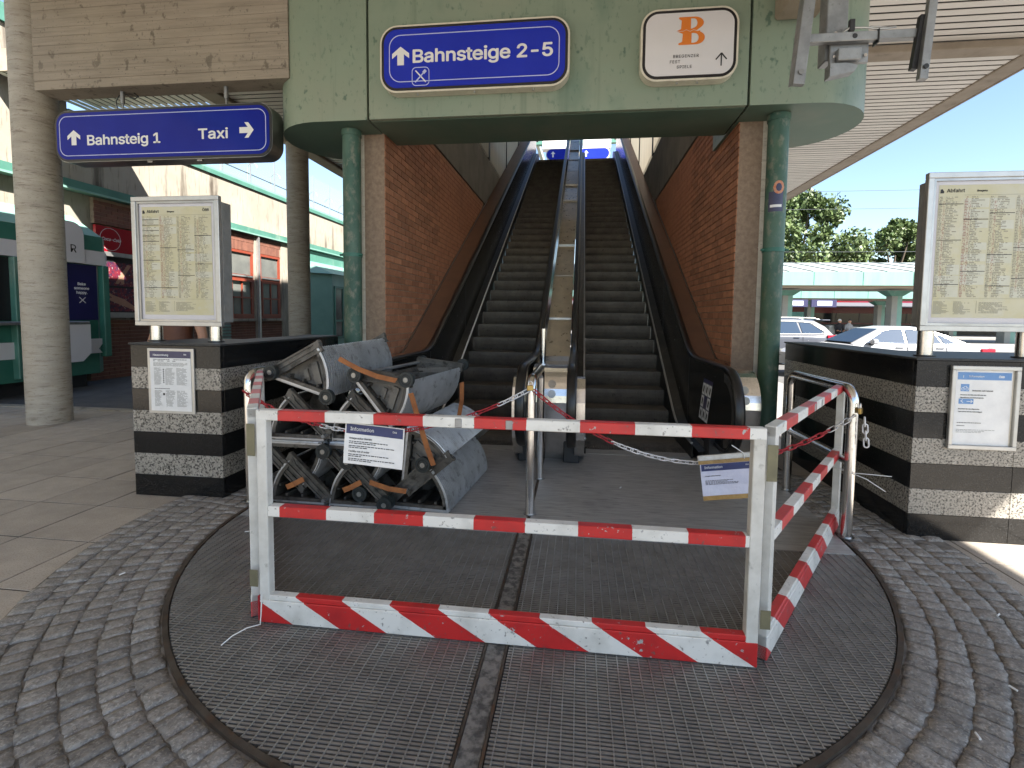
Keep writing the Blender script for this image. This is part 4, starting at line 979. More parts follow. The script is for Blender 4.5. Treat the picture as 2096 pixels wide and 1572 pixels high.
# ------------------------------------------------------------------ printed matter
def lines(mb, x0, x1, z0, z1, y, rows, rng, fill=.8, thick=.45, wmin=.3):
    dz = (z1 - z0) / rows
    for i in range(rows):
        z = z1 - (i + .5) * dz; x = x0; e = x0 + (x1 - x0) * rng.uniform(wmin, 1)
        while x < e:
            w = rng.uniform(.02, .09) * (x1 - x0) + .002
            if rng.random() < fill: mb.quad((x, y, z - dz * thick / 2), (min(x + w, x1), y, z - dz * thick / 2), (min(x + w, x1), y, z + dz * thick / 2), (x, y, z + dz * thick / 2))
            x += w + .012 * (x1 - x0)
def rect(mb, x0, x1, z0, z1, y): return mb.quad((x0, y, z0), (x1, y, z0), (x1, y, z1), (x0, y, z1))
def board(label, x0, x1, y, z0, z1, posts, bars, seed):
    rg = random.Random(seed); b = thing('timetable_board', label, 'notice board', ((x0 + x1) / 2, y, 1.15), group='departure boards on posts')
    obj('case', MB().cbox(x0 + .03, x1 + (.0), y + .03, y + .13, z0 + .03, z1 - .04, .004), 'grey_case', b)
    mb = MB(); f = .034
    for (a, c, d, e) in ((x0, x1, z0, z0 + f), (x0, x1, z1 - f, z1), (x0, x0 + f, z0 + f, z1 - f), (x1 - f, x1, z0 + f, z1 - f)): mb.cbox(a, c, y - .008, y + .03, d, e, .003)
    obj('frame', mb, 'alu_frame', b)
    mb = MB(); g = f + .016
    for (a, c, d, e) in ((x0 + f, x1 - f, z0 + f, z0 + g), (x0 + f, x1 - f, z1 - g, z1 - f), (x0 + f, x0 + g, z0 + g, z1 - g), (x1 - g, x1 - f, z0 + g, z1 - g)): mb.box(a, c, y + .002, y + .028, d, e)
    obj('inner_frame', mb, 'stainless_dull', b)
    obj('sheet', MB().box(x0 + g, x1 - g, y + .014, y + .026, z0 + g, z1 - g), 'sheet_white', b)
    m = g + .024; a0, a1, c0, c1 = x0 + m, x1 - m, z0 + m + .012, z1 - m
    yy_ = y + .0125
    tt = obj('timetable', MB().quad((a0, yy_, c0), (a1, yy_, c0), (a1, yy_, c1), (a0, yy_, c1)), 'sheet_yellow', b)
    w, h = a1 - a0, c1 - c0; X = lambda u: a0 + u * w; Z = lambda v: c1 - v * h
    cells = MB()
    for c in range(4):
        for q in range(9):
            if rg.random() < .62:
                v0 = .10 + q * .083; rect(cells, X(c * .25 + rg.choice((.004, .12))), X(c * .25 + .245), Z(v0 + rg.uniform(.05, .083)), Z(v0), yy_ - .0006)
    obj('pale_cells', cells, 'cell_pale', tt)['kind'] = 'stuff'
    soft, red, dark = MB(), MB(), MB()
    for c in range(4):
        u0 = c * .25
        lines(soft, X(u0 + .075), X(u0 + .20), Z(.845), Z(.085), yy_ - .0012, 62, rg, .75, .5, .35)
        lines(red if c % 3 == 1 else soft, X(u0 + .006), X(u0 + .04), Z(.845), Z(.085), yy_ - .0012, 66, rg, .8, .55, .7)
        lines(red, X(u0 + .045), X(u0 + .07), Z(.80), Z(.12), yy_ - .0012, 60, rg, .55, .55, .6)
        for k in range(9): rect(soft, X(u0 + .072), X(u0 + .075), Z(.10 + k * .08 + rg.uniform(.02, .07)), Z(.10 + k * .08), yy_ - .0013)
    lines(soft, X(.01), X(.17), Z(.975), Z(.875), yy_ - .0012, 12, rg, .95, .5, .5); lines(soft, X(.21), X(.38), Z(.975), Z(.875), yy_ - .0012, 12, rg, .9, .5, .4)
    lines(soft, X(.46), X(.75), Z(.965), Z(.88), yy_ - .0012, 11, rg, .9, .5, .5); rect(soft, X(.005), X(.995), Z(.8535), Z(.852), yy_ - .0013); rect(soft, X(.435), X(.438), Z(.965), Z(.87), yy_ - .0013)
    rect(soft, X(.25), X(.995), Z(.0775), Z(.0755), yy_ - .0013)
    obj('print_grey', soft, 'ink_soft', tt)['kind'] = 'stuff'; obj('print_red', red, 'ink_red', tt)['kind'] = 'stuff'
    for (c, v, wd_) in bars: rect(dark, X(c * .25 + .004), X(c * .25 + .245 * wd_), Z(v + .0045), Z(v), yy_ - .0018)
    mb = dark; mb.add([(X(.012), yy_ - .0018, Z(.062)), (X(.045), yy_ - .0018, Z(.062)), (X(.05), yy_ - .0018, Z(.05)), (X(.03), yy_ - .0018, Z(.03)), (X(.014), yy_ - .0018, Z(.034))], [(0, 1, 2, 3, 4)])
    obj('print_black', dark, 'ink', tt)['kind'] = 'stuff'
    text('Abfahrt', .042, (X(.075), yy_ - .0015, Z(.055)), 'ink', tt, bold=.006); text('Bregenz', .022, (X(.37), yy_ - .0015, Z(.052)), 'ink', tt, bold=.01)
    text('ÖBB', .038, (X(.875), yy_ - .0015, Z(.045)), 'ink', tt, bold=.012)
    for px in posts: obj('post', MB().cyl((px, y + .06, 1.15), (px, y + .06, z0 + .05), .043, 20), 'stainless', b); obj('post_foot', MB().cyl((px, y + .06, 1.1505), (px, y + .06, 1.160), .058, 20), 'black_plastic', b)
    return b
board('yellow departure timetable board on the left granite wall', -3.43, -2.70, 3.45, 1.272, 2.255, (-3.31, -2.80),
      [(0, .115, 1), (0, .165, 1), (0, .215, 1), (0, .265, 1), (0, .315, 1), (1, .375, 1), (2, .395, 1), (3, .265, 1), (0, .49, 1), (3, .525, 1), (2, .63, 1), (0, .745, 2)], 3)
board('yellow departure timetable board on the right granite wall', 2.145, 2.875, 3.42, 1.315, 2.30, (2.225, 2.80),
      [(0, .14, 1), (1, .255, 1), (2, .21, 1), (0, .41, 1), (2, .52, 1), (1, .645, 1), (0, .745, 1), (2, .755, 1), (3, .47, 1), (3, .70, 1)], 5)

def notice(label, x0, x1, z0, z1, y, tilt=0):
    n = thing('notice', label, 'notice', ((x0 + x1) / 2, y, z0)); return n
hn = notice('white Hausordnung notice in a grey frame on the left granite wall', -3.15, -2.778, .632, 1.113, 3.266)
obj('backing', MB().cbox(-3.15, -2.778, 3.252, 3.266, .632, 1.113, .002), 'alu_frame', hn)
obj('paper', MB().box(-3.127, -2.800, 3.2495, 3.2515, .652, 1.093), 'paper', hn)
hd = obj('header', MB().box(-3.127, -2.800, 3.2485, 3.2493, 1.043, 1.093), 'print_navy', hn)
text('Hausordnung', .028, (-3.100, 3.248, 1.058), 'white_print', hd, bold=.012); text('ÖBB', .015, (-2.853, 3.248, 1.066), 'white_print', hd, bold=.02)
rg = random.Random(2); g1, k1 = MB(), MB()
lines(k1, -3.10, -2.83, 1.015, 1.037, 3.2487, 2, rg, .9, .35, .6)
lines(g1, -3.10, -2.825, .982, 1.010, 3.2487, 5, rg, .95, .45, .95)
for xa, xb in ((-3.095, -3.035), (-3.005, -2.925), (-2.915, -2.83)): lines(g1, xa, xb, .845, .972, 3.2487, 22, rg, .92, .45, .6); lines(g1, xa, xb, .685, .805, 3.2487, 18, rg, .92, .45, .5)
for k in range(8): rect(k1, -3.024, -3.014, .958 - k * .0135 - .004, .958 - k * .0135 + .004, 3.2486)
rect(k1, -3.028, -3.012, .768, .784, 3.2486); lines(k1, -3.095, -2.96, .812, .822, 3.2487, 1, rg, .9, .4, .9)
obj('print_grey', g1, 'ink_grey', hn)['kind'] = 'stuff'; obj('print_black', k1, 'ink', hn)['kind'] = 'stuff'
inn = notice('framed white Information notice with light blue header on the right granite wall', 2.275, 2.655, .592, 1.108, 3.323)
mb = MB()
for (a, c, d, e) in ((2.275, 2.655, .592, .617), (2.275, 2.655, 1.083, 1.108), (2.275, 2.298, .617, 1.083), (2.630, 2.655, .617, 1.083)): mb.cbox(a, c, 3.298, 3.323, d, e, .003)
obj('frame', mb, 'alu_frame', inn)
obj('paper', MB().box(2.2985, 2.618, 3.314, 3.3225, .6175, 1.0825), 'paper', inn); obj('gap', MB().box(2.6185, 2.6295, 3.316, 3.3225, .6175, 1.0825), 'cream_rim', inn)
hd = obj('header', MB().box(2.315, 2.612, 3.313, 3.3138, 1.022, 1.068), 'print_light_blue', inn)
text('i', .028, (2.343, 3.3125, 1.034), 'white_print', hd, bold=.02); text('Information', .022, (2.376, 3.3125, 1.038), 'white_print', hd); text('ÖBB', .022, (2.541, 3.3125, 1.037), 'white_print', hd, bold=.03)
obj('bike_tile', MB().box(2.335, 2.382, 3.313, 3.3138, .950, .995), 'print_light_blue', inn)
mb = MB()
for cx_ in (2.347, 2.370): ring_prism(mb, [(cx_ + .009 * math.cos(t), .965 + .009 * math.sin(t)) for t in [i * math.pi / 8 for i in range(16)]], [(cx_ + .0072 * math.cos(t), .965 + .0072 * math.sin(t)) for t in [i * math.pi / 8 for i in range(16)]], lambda u, v, t: (u, 3.3128 + t, v), -.0004, 0)
mb.bar((2.347, 3.3125, .965), (2.354, 3.3125, .980), .0018, .0006, (0, 1, 0)); mb.bar((2.354, 3.3125, .980), (2.366, 3.3125, .980), .0018, .0006, (0, 1, 0)); mb.bar((2.366, 3.3125, .983), (2.370, 3.3125, .965), .0018, .0006, (0, 1, 0)); obj('bicycle', mb, 'white_print', inn)
obj('arrow_tile', MB().box(2.328, 2.410, 3.313, 3.3138, .872, .904), 'print_light_blue', inn)
mb = MB(); mb.bar((2.372, 3.3125, .888), (2.404, 3.3125, .888), .003, .0006, (0, 1, 0)); mb.bar((2.405, 3.3125, .888), (2.394, 3.3125, .897), .003, .0006, (0, 1, 0)); mb.bar((2.405, 3.3125, .888), (2.394, 3.3125, .879), .003, .0006, (0, 1, 0)); mb.bar((2.338, 3.3125, .890), (2.352, 3.3125, .880), .003, .0006, (0, 1, 0)); mb.bar((2.338, 3.3125, .890), (2.350, 3.3125, .898), .003, .0006, (0, 1, 0)); obj('arrows', mb, 'white_print', inn)
for t_, s_, x_, z_ in (('Reisende mit Fahrrad', .0165, 2.400, .951), ('Benutzen Sie bitte den Lift oder die', .0125, 2.335, .925), ('Überführung am Bahnsteigende.', .0125, 2.335, .908), ('Beachten Sie das allgemeine', .0125, 2.328, .838), ('Fahrverbot auf den Bahnsteigen!', .0125, 2.328, .821)):
    text(t_, s_, (x_, 3.3125, z_), 'ink_grey', inn, bold=.008)
g1 = MB(); lines(g1, 2.325, 2.46, .750, .760, 3.3128, 1, rg, .95, .5, .95); lines(g1, 2.325, 2.37, .732, .741, 3.3128, 1, rg, .95, .5, .95); lines(g1, 2.322, 2.54, .692, .716, 3.3128, 3, rg, .95, .3, .6); obj('print_grey', g1, 'ink_grey', inn)['kind'] = 'stuff'
# ------------------------------------------------------------------ tubular stainless rails
def u_rail(label, x0, y0, x1, y1, mid=False):
    b = thing('guard_rail', label, 'guard rail', ((x0 + x1) / 2, (y0 + y1) / 2, 0), group='stainless guard rails'); r = .031; zt = .955; rr = .085
    d = Vector((x1 - x0, y1 - y0, 0)).normalized(); P = [(x0, y0, .028)]
    for i in range(7):
        a = R(90 * i / 6); q = Vector((x0, y0, zt - rr)) + d * (rr - rr * math.cos(a)) + Vector((0, 0, rr * math.sin(a))); P.append(q)
    for i in range(7):
        a = R(90 * i / 6); q = Vector((x1, y1, zt - rr)) - d * (rr - rr * math.sin(a)) + Vector((0, 0, rr * math.cos(a))); P.append(q)
    P.append((x1, y1, .028)); obj('hoop', MB().tube(P, r, 18), 'stainless', b)
    if mid: obj('mid_rail', MB().cyl(Vector((x0, y0, .50)) + d * .028, Vector((x1, y1, .50)) - d * .028, .024, 14), 'stainless', b)
    for x, y in ((x0, y0), (x1, y1)): obj('foot_ring', MB().cyl((x, y, .0275), (x, y, .034), .044, 18), 'stainless_dull', b)
    return b
u_rail('stainless hoop rail standing between the two escalators with a brass padlock', -.312, 3.285, -.305, 4.03)
u_rail('stainless hoop rail with middle bar against the right granite wall', 1.675, 3.215, 1.66, 4.07, True)
u_rail('stainless hoop rail at the left granite wall behind the pile of steps', -2.325, 3.215, -2.31, 4.07, True)

# ------------------------------------------------------------------ red and white barrier
stripe_mat('stripe_front', .2125, .103); stripe_mat('stripe_front_mid', .2125, .103); stripe_mat('stripe_front_board', .2125, .373, 1.67)
stripe_mat('stripe_side', .205, .16, faded=.10); stripe_mat('stripe_side_board', .205, .28, 1.3, faded=.10)
stripe_mat('stripe_left', .16, .12, faded=.55); stripe_mat('stripe_left_board', .205, .3, 1.3, faded=.3)
def panel(label, x, y, rot, L, mats, inner=1):
    p = thing('barrier_panel', label, 'barrier', (x, y, .027), R(rot), group='red and white folding barrier')
    h = .94; t = .022
    def part(nm, a, b, c, d, m, tt=t): return obj(nm, MB().cbox(a, b, -tt, tt, c, d, .003), m, p, local=True)
    part('post', 0, .046, .0, h - .001, 'white_paint', t - .001); part('post', L - .046, L, .0, h - .001, 'white_paint', t - .001)
    part('top_rail', .0, L, h - .044, h, mats[0]); part('middle_rail', .0465, L - .0465, .476, .522, mats[1])
    part('bottom_board', .0, L, .0, .100, mats[2], t + .001); part('board_lip', .004, L - .004, .1005, .124, mats[2], t - .003)
    for xx in (L * .42, L * .52): part('lug', xx, xx + .03, h - .043, h - .004, 'galvanised', t + .0025)
    return p
PF = panel('front red and white barrier panel with a notice hung on its top rail', -1.365, 1.95, 0, 2.075, ('stripe_front', 'stripe_front_mid', 'stripe_front_board'))
PR = panel('right-hand red and white barrier panel folded back to the granite wall', .742, 1.985, 56.0, 1.72, ('stripe_side', 'stripe_side', 'stripe_side_board'))
PL = panel('left-hand faded red and white barrier panel folded back beside the pile', -1.405, 1.965, 123.5, 1.80, ('stripe_left', 'stripe_side', 'stripe_left_board'))
for par, pts, m in ((PF, ((2.078, .74), (2.078, .16)), 'brass'), (PF, ((-.042, .74), (-.042, .16)), 'olive_plate')):
    for (xx, z) in pts: obj('hinge_plate', MB().cbox(xx, xx + .038, -.026, -.0225, z, z + .14 if z > .5 else z + .075, .001), 'olive_plate', par, local=True)
for xx in (.02,): obj('red_tape', MB().cbox(-.006, .0, -.026, .02, .01, .12, .001), 'strap' if False else 'chain_red', PF, local=True)

# ------------------------------------------------------------------ chains and locks
def link_mesh():
    mb = MB(); P = []; l, w = .017, .0125
    for i in range(8): a = R(-90 + 180 * i / 7); P.append((l + w * math.cos(a), w * math.sin(a), 0))
    for i in range(8): a = R(90 + 180 * i / 7); P.append((-l + w * math.cos(a), w * math.sin(a), 0))
    return mb.tube(P, .0042, 6, closed=True).mesh('link')
LM = {}
for c in ('chain_red', 'chain_white', 'chain_steel'):
    LM[c] = link_mesh(); LM[c].materials.append(MATS[c])
def chain(label, p0, p1, low, pattern, bulge=0.0, lowt=.5):
    p0, p1 = Vector(p0), Vector(p1); c = thing('warning_chain', label, 'chain', (p0 + p1) / 2 * Vector((1, 1, 0)).length if False else ((p0 + p1) / 2), group='red and white plastic chains')
    pts = []; N_ = 200
    def f(t):
        # parabola through both ends and the low point
        a, b, q = p0.z, p1.z, low; tm = lowt
        k = (q - a - (b - a) * tm) / (tm * (tm - 1)); z = a + (b - a) * t + k * t * (t - 1)
        return Vector((p0.x + (p1.x - p0.x) * t, p0.y + (p1.y - p0.y) * t - bulge * 4 * t * (1 - t), z))
    pts = [f(i / N_) for i in range(N_ + 1)]; s = [0]
    for i in range(N_): s.append(s[-1] + (pts[i + 1] - pts[i]).length)
    n = int(s[-1] / .0435)
    for k in range(n):
        d = (k + .5) * s[-1] / n; i = max(j for j in range(N_) if s[j] <= d); t = (d - s[i]) / (s[i + 1] - s[i]); q = pts[i].lerp(pts[i + 1], t); tg = (pts[i + 1] - pts[i]).normalized()
        col = pattern[k * len(pattern) // n] if isinstance(pattern, str) else 'r'
        o = obj('link', LM[{'r': 'chain_red', 'w': 'chain_white', 's': 'chain_steel'}[col]], None, c); o.location = q - c.location
        rot = tg.to_track_quat('X', 'Z').to_matrix().to_4x4() @ Matrix.Rotation(R(38 if k % 2 else -52) + rnd.uniform(-.25, .25), 4, 'X'); o.rotation_euler = rot.to_euler()
    return c
chain('red and white chain from the left rail across the pile to the centre rail', (-2.33, 3.17, .83), (-.33, 3.245, .885), .60, 'rrrrrrrrrrwwwrrrrrrrrrrrrrrrrwwww', .12, .5)
chain('red and white chain from the centre rail to the right rail with a taped notice', (-.29, 3.245, .885), (1.665, 3.175, .80), .475, 'rrrrrrrrrwwwwwwwwwwwwrrrrrrrrrsss', .04, .6)
obj('chain_tail', LM['chain_white'], None) if False else None
tc_ = thing('chain_tail', 'loose white chain end hanging down from the padlock on the right rail', 'chain', (1.71, 3.15, .70))
for k in range(4):
    o = obj('link', LM['chain_white'], None, tc_); o.location = (.005 * k, 0, .07 - k * .042); o.rotation_euler = (R(90 * (k % 2) + 20), R(86), 0)
def padlock(label, x, y, z, rot):
    p = thing('padlock', label, 'padlock', (x, y, z), R(rot), group='brass padlocks')
    obj('body', MB().cbox(-.022, .022, -.009, .009, 0, .036, .003), 'brass', p, local=True)
    P = [(-.013, 0, .034)] + [(-.013 * math.cos(R(a)), 0, .050 + .013 * math.sin(R(a))) for a in range(0, 181, 30)] + [(.013, 0, .034)]
    obj('shackle', MB().tube(P, .0035, 8), 'chrome', p, local=True)
padlock('brass padlock on the centre rail where the two chains meet', -.315, 3.235, .885, 15); padlock('brass padlock at the top of the right rail', 1.69, 3.165, .815, 50)

# ------------------------------------------------------------------ paper notices
def wavy(w, h, amp, nx=14, nz=10, seed=1):
    rg = random.Random(seed); a, b, c = (rg.uniform(0, 6) for _ in range(3))
    def f(u, v): return amp * (math.sin(5 * u / w + a) + .6 * math.sin(7 * v / h + 3 * u / w + b) + .4 * math.sin(11 * u / w - 4 * v / h + c))
    return f
def sheet_mesh(u0, u1, v0, v1, f, off, nx=14, nz=8):
    mb = MB(); vs = []; F = []
    for i in range(nx + 1):
        for j in range(nz + 1):
            u = u0 + (u1 - u0) * i / nx; v = v0 + (v1 - v0) * j / nz; vs.append((u, f(u, v) - off, v))
    for i in range(nx):
        for j in range(nz): a = i * (nz + 1) + j; F.append((a, a + nz + 1, a + nz + 2, a + 1))
    mb.add(vs, F, True); return mb
def press(mesh_obj, f, off):
    """let flat lettering follow the paper"""
    o = mesh_obj; lx, lz = o.location.x, o.location.z
    for v in o.data.vertices: v.co.z += -(f(lx + v.co.x, lz + v.co.y) - off) if False else 0
    return o
def info_paper(label, loc, ry, rz, w, h, pm, hdr, body, seed, tape=False, rows=True):
    p = thing('paper_notice', label, 'notice', loc, 0, group=None); p.rotation_euler = (0, R(ry), R(rz))
    f = wavy(w, h, .0016, seed=seed); rg = random.Random(seed)
    obj('sheet', sheet_mesh(-w / 2, w / 2, -h / 2, h / 2, f, 0), pm, p, local=True)
    obj('header', sheet_mesh(-w / 2 + .006, w / 2 - .006, h / 2 - .046, h / 2 - .004, f, .001), 'print_blue', p, local=True)
    def t(b, s, x, z, m, bold=0.0):
        me = text_mesh(b, s, bold, ext=.0)
        for v in me.vertices: v.co = Vector((v.co.x, v.co.y, -(f(x + v.co.x, z + v.co.y) - .0022)))
        o = bpy.data.objects.new('lettering', me); COL.objects.link(o); me.materials.append(MATS[m]); o.parent = p; o.location = (x, 0, z); o.rotation_euler = (R(90), 0, 0)
    t('Information', .0275, -w / 2 + .024, h / 2 - .031, 'white_print', .022); t('ÖBB', .0135, w / 2 - .052, h / 2 - .024, 'white_print', .03)
    g1 = MB(); z = h / 2 - .066
    for (kind, s) in body:
        if kind == 'line':
            x = -w / 2 + .022; e = x + s * w
            while x < e:
                q = rg.uniform(.006, .018); y_ = f(x, z) - .002
                g1.quad((x, y_, z - .0016), (x + q, f(x + q, z) - .002, z - .0016), (x + q, f(x + q, z) - .002, z + .0018), (x, y_, z + .0018)); x += q + .0028
            z -= .0075
        elif kind == 'gap': z -= s
        else: t(kind, s, -w / 2 + .022, z - .002, 'ink', .018); z -= .0125
    obj('print_black', g1, 'ink', p, local=True)['kind'] = 'stuff'
    if tape:
        obj('tape', sheet_mesh(-w / 2 - .008, w / 2 + .006, h / 2 - .003, h / 2 + .024, f, .0015), 'tape', p, local=True)
        obj('tape', sheet_mesh(-w / 2 + .0, w / 2 + .006, -h / 2 - .012, -h / 2 + .016, f, .0015), 'tape', p, local=True)
        obj('card_strip', MB().cbox(-w / 2 - .01, w / 2 + .004, -.012, .01, h / 2 + .022, h / 2 + .052, .004), 'card', p, local=True)
        obj('zip_tie', MB().tube([(.10, -.012, h / 2 + .02), (.10, -.018, h / 2 + .035), (.095, -.014, h / 2 + .055), (.06, -.012, h / 2 + .085), (.035, -.01, h / 2 + .105)], .003, 6), 'zip_tie', p, local=True)
    return p
info_paper('white out-of-order notice hung behind the front barrier rail', (-.862, 1.985, .818), 4.0, 0, .265, .178, 'paper', 'print_blue',
           [('Anlage außer Betrieb', .0145), ('line', .62), ('line', .45), ('gap', .004), ('line', .7), ('line', .3), ('gap', .010), ('Facility out of order', .0145), ('line', .66), ('line', .22), ('gap', .004), ('line', .78), ('line', .36)], 4)
info_paper('bluish out-of-order notice with brown tape hanging on the right chain', (.915, 3.06, .405), -7.5, 0, .315, .215, 'paper_blue', 'print_blue',
           [('gap', .012), ('Anlage außer Betrieb', .0135), ('gap', .016), ('line', .52), ('line', .40), ('line', .60), ('line', .56)], 9, tape=True)
zt = thing('zip_tie', 'white zip ties fastening the right barrier panel to the stainless rail', 'zip tie', (1.69, 3.30, .44))
for P in ([(1.62, 3.34, .445), (1.68, 3.165, .45), (1.74, 3.15, .452), (1.86, 3.12, .453)], [(1.62, 3.33, .44), (1.68, 3.162, .442), (1.74, 3.15, .42), (1.83, 3.12, .36)]): obj('strip', MB().tube(P, .0025, 6), 'zip_tie', zt)
tag(obj('zip_tie', MB().tube([(-1.345, 1.915, .16), (-1.343, 1.905, .08), (-1.345, 1.90, .035), (-1.37, 1.85, .05), (-1.40, 1.80, .045), (-1.42, 1.76, .030)], .0026, 6), 'zip_tie'), 'white zip tie dangling from the front left barrier corner onto the grating', 'zip tie')

# ------------------------------------------------------------------ removed escalator steps
def arc_uv(r, a): return (.40 - r * math.cos(a), r * math.sin(a))
PHI = R(52)
def ribbed_sheet(curve, n, t0, t1, depth, thick, GR=None):
    """corrugated plate: curve = list of (u,v,nu,nv); ribs run along the curve, stacked along the length"""
    mb = MB(); prof = []; dt = (t1 - t0) / n
    for i in range(n): prof += [(t0 + i * dt, 0), (t0 + (i + .45) * dt, 0), (t0 + (i + .55) * dt, 1), (t0 + (i + .95) * dt, 1)]
    prof.append((t1, 0)); vs = []; F = []; m = len(curve)
    for (t, d) in prof:
        for (u, v, nu, nv) in curve: vs.append((u + nu * depth * d, t, v + nv * depth * d))
    for i in range(len(prof) - 1):
        if prof[i][1] == 0 and prof[i + 1][1] == 0 and GR is not None: GF = GR.f
        else: GF = F
        for j in range(m - 1): GF.append((i * m + j, i * m + j + 1, (i + 1) * m + j + 1, (i + 1) * m + j))
    mb.add(vs, F)
    if GR is not None: GR.v = list(vs); GR.sm = [False] * len(GR.f)
    for t in (t0, t1):
        vs = []; F = []
        for (u, v, nu, nv) in curve: vs += [(u, t, v), (u - nu * thick, t, v - nv * thick)]
        for j in range(m - 1): F.append((2 * j, 2 * j + 1, 2 * j + 3, 2 * j + 2))
        mb.add(vs, F)
    return mb
def lining(curve, t0, t1, thick):
    mb = MB(); vs = []; F = []; m = len(curve)
    for t in (t0, t1):
        for (u, v, nu, nv) in curve: vs.append((u - nu * thick, t, v - nv * thick))
    for j in range(m - 1): F.append((j, m + j, m + j + 1, j + 1))
    return mb.add(vs, F, True)
def build_step():
    p = thing('escalator_step', 'proto', 'escalator step')
    cv = []
    for i in range(13):
        a = PHI * i / 12; u, v = arc_uv(.40, a); cv.append((u, v, -math.cos(a), math.sin(a)))
    gm_ = MB(); q_ = obj('riser_plate', ribbed_sheet(cv, 40, 0, 1.0, .009, .008, gm_), 'ribbed_alu', p, local=True); obj('groove_shade', gm_, 'groove', q_, local=True)['kind'] = 'stuff'
    tc = [(.005, .006, 0, -1), (.20, .006, 0, -1), (.405, .006, 0, -1)]
    rp = obj('tread_plate', ribbed_sheet(tc, 44, 0, 1.0, .009, .012), 'ribbed_alu', p, local=True)
    obj('tread_lining', lining(tc, 0, 1.0, .012), 'cast_alu', rp, local=True); obj('riser_lining', lining(cv, 0, 1.0, .009), 'cast_alu', p, local=True)
    for t in (.012, .988):
        mb = MB(); w = .022
        mb.obox((.20, t, .030), (.20, 0, 0), (0, w / 2, 0), (0, 0, .012))
        for i in range(8):
            a0, a1 = PHI * i / 8, PHI * (i + 1) / 8; q0, q1 = arc_uv(.385, a0), arc_uv(.385, a1); mb.bar((q0[0], t, q0[1]), (q1[0], t, q1[1]), w, .030, (0, 0, 1))
        tu, tv_ = arc_uv(.40, PHI)
        yd = Vector((.43 - tu, 0, .045 - tv_)).normalized(); yn = Vector((-yd.z, 0, yd.x))
        a_, b_ = Vector((tu - .02, t, tv_ + .02)), Vector((.435, t, .045))
        mb.bar(a_, b_, w * .7, .062, (0, 0, 1))
        for o_ in (-.034, .0, .034): mb.bar(a_ + yn * o_, b_ + yn * o_, w * 1.6, .012, (0, 0, 1))
        mb.bar(b_ + Vector((-.03, 0, -.02)), b_ + Vector((.025, 0, .035)), w * 1.5, .028); mb.bar(a_ + Vector((.02, 0, .03)), a_ + Vector((.05, 0, -.05)), w * 1.4, .022)
        mb.cbox(.39, .45, t - .014, t + .014, .02, .075, .004); mb.cyl((tu + .005, t - .02, tv_ + .02), (tu + .005, t + .02, tv_ + .02), .022, 12)
        obj('side_frame', mb, 'cast_alu', p, local=True)
    mb = MB()
    for (u, v) in ((.10, .022), (.22, .022), (.33, .022)): mb.cbox(u - .008, u + .008, .03, .97, v, v + .035, .002)
    for (a) in (.35, .65): u, v = arc_uv(.372, PHI * a); mb.cbox(u - .008, u + .012, .03, .97, v - .008, v + .008, .002)
    for t in (.34, .66): mb.prism([(.02, .02), (.38, .02), (.17, .28), (.12, .27)], lambda u, v, q: (u, q, v), t - .006, t + .006)
    obj('stiffeners', mb, 'cast_alu', p, local=True)
    for t in (.085, .915):
        mb = MB(); tu, tv_ = arc_uv(.36, PHI)
        pl_ = [(.385, .03), (tu + .01, tv_)] + [arc_uv(.372, PHI * (1 - i / 6)) for i in range(1, 6)] + [(.04, .03)]
        mb.prism(pl_, lambda u, v, q: (u, q, v), t - .005, t + .005)
        for (u0, v0, u1, v1, wd_) in ((.11, .05, .19, .19, .05), (.20, .05, .24, .12, .035)): mb.bar((u0, t - .012, v0), (u1, t - .012, v1), .02, wd_, (0, 0, 1)); mb.bar((u0, t + .012, v0), (u1, t + .012, v1), .02, wd_, (0, 0, 1))
        obj('side_web', mb, 'cast_web', p, local=True)
    tu, tv_ = arc_uv(.40, PHI)
    obj('axle', MB().cyl((.425, -.05, .05), (.425, 1.05, .05), .013, 10), 'galvanised', p, local=True)
    for (u, v) in ((.425, .052), (tu + .005, tv_ + .02)):
        for (t0, t1, s) in ((-.055, -.022, -1), (1.022, 1.055, 1)):
            w_ = obj('wheel', MB().cyl((u, t0, v), (u, t1, v), .053, 26), 'tyre', p, local=True, )
            w_.modifiers.new('b', 'BEVEL').width = .006; w_.modifiers['b'].limit_method = 'ANGLE'
            yo = t0 if s < 0 else t1
            hb = obj('hub', MB().cyl((u, yo - .004, v), (u, yo + .004, v), .017, 14), 'hub', w_, local=True)
            rg_ = obj('groove', MB().tube([(u + .034 * math.cos(i * math.pi / 12), yo, v + .034 * math.sin(i * math.pi / 12)) for i in range(24)], .003, 5, closed=True), 'rubber', w_, local=True)
    return p
proto = build_step()
def place(o, x, z, ang, mir, y0, skew=0.0, pitch=0.0):
    a = R(ang); U = Vector((math.cos(a), 0, math.sin(a))); V = Vector((-math.sin(a), 0, math.cos(a))); T = Vector((skew, 1, pitch)).normalized()
    if mir: V, Tn, oy = -V, -T, Vector((x, y0, z)) + T
    else: Tn, oy = T, Vector((x, y0, z))
    U = (U - Tn * U.dot(Tn)).normalized(); V = U.cross(Tn)
    o.matrix_world = Matrix(((U.x, Tn.x, V.x, oy.x), (U.y, Tn.y, V.y, oy.y), (U.z, Tn.z, V.z, oy.z), (0, 0, 0, 1)))
    return o
G_ = 'loose escalator steps in the pile'
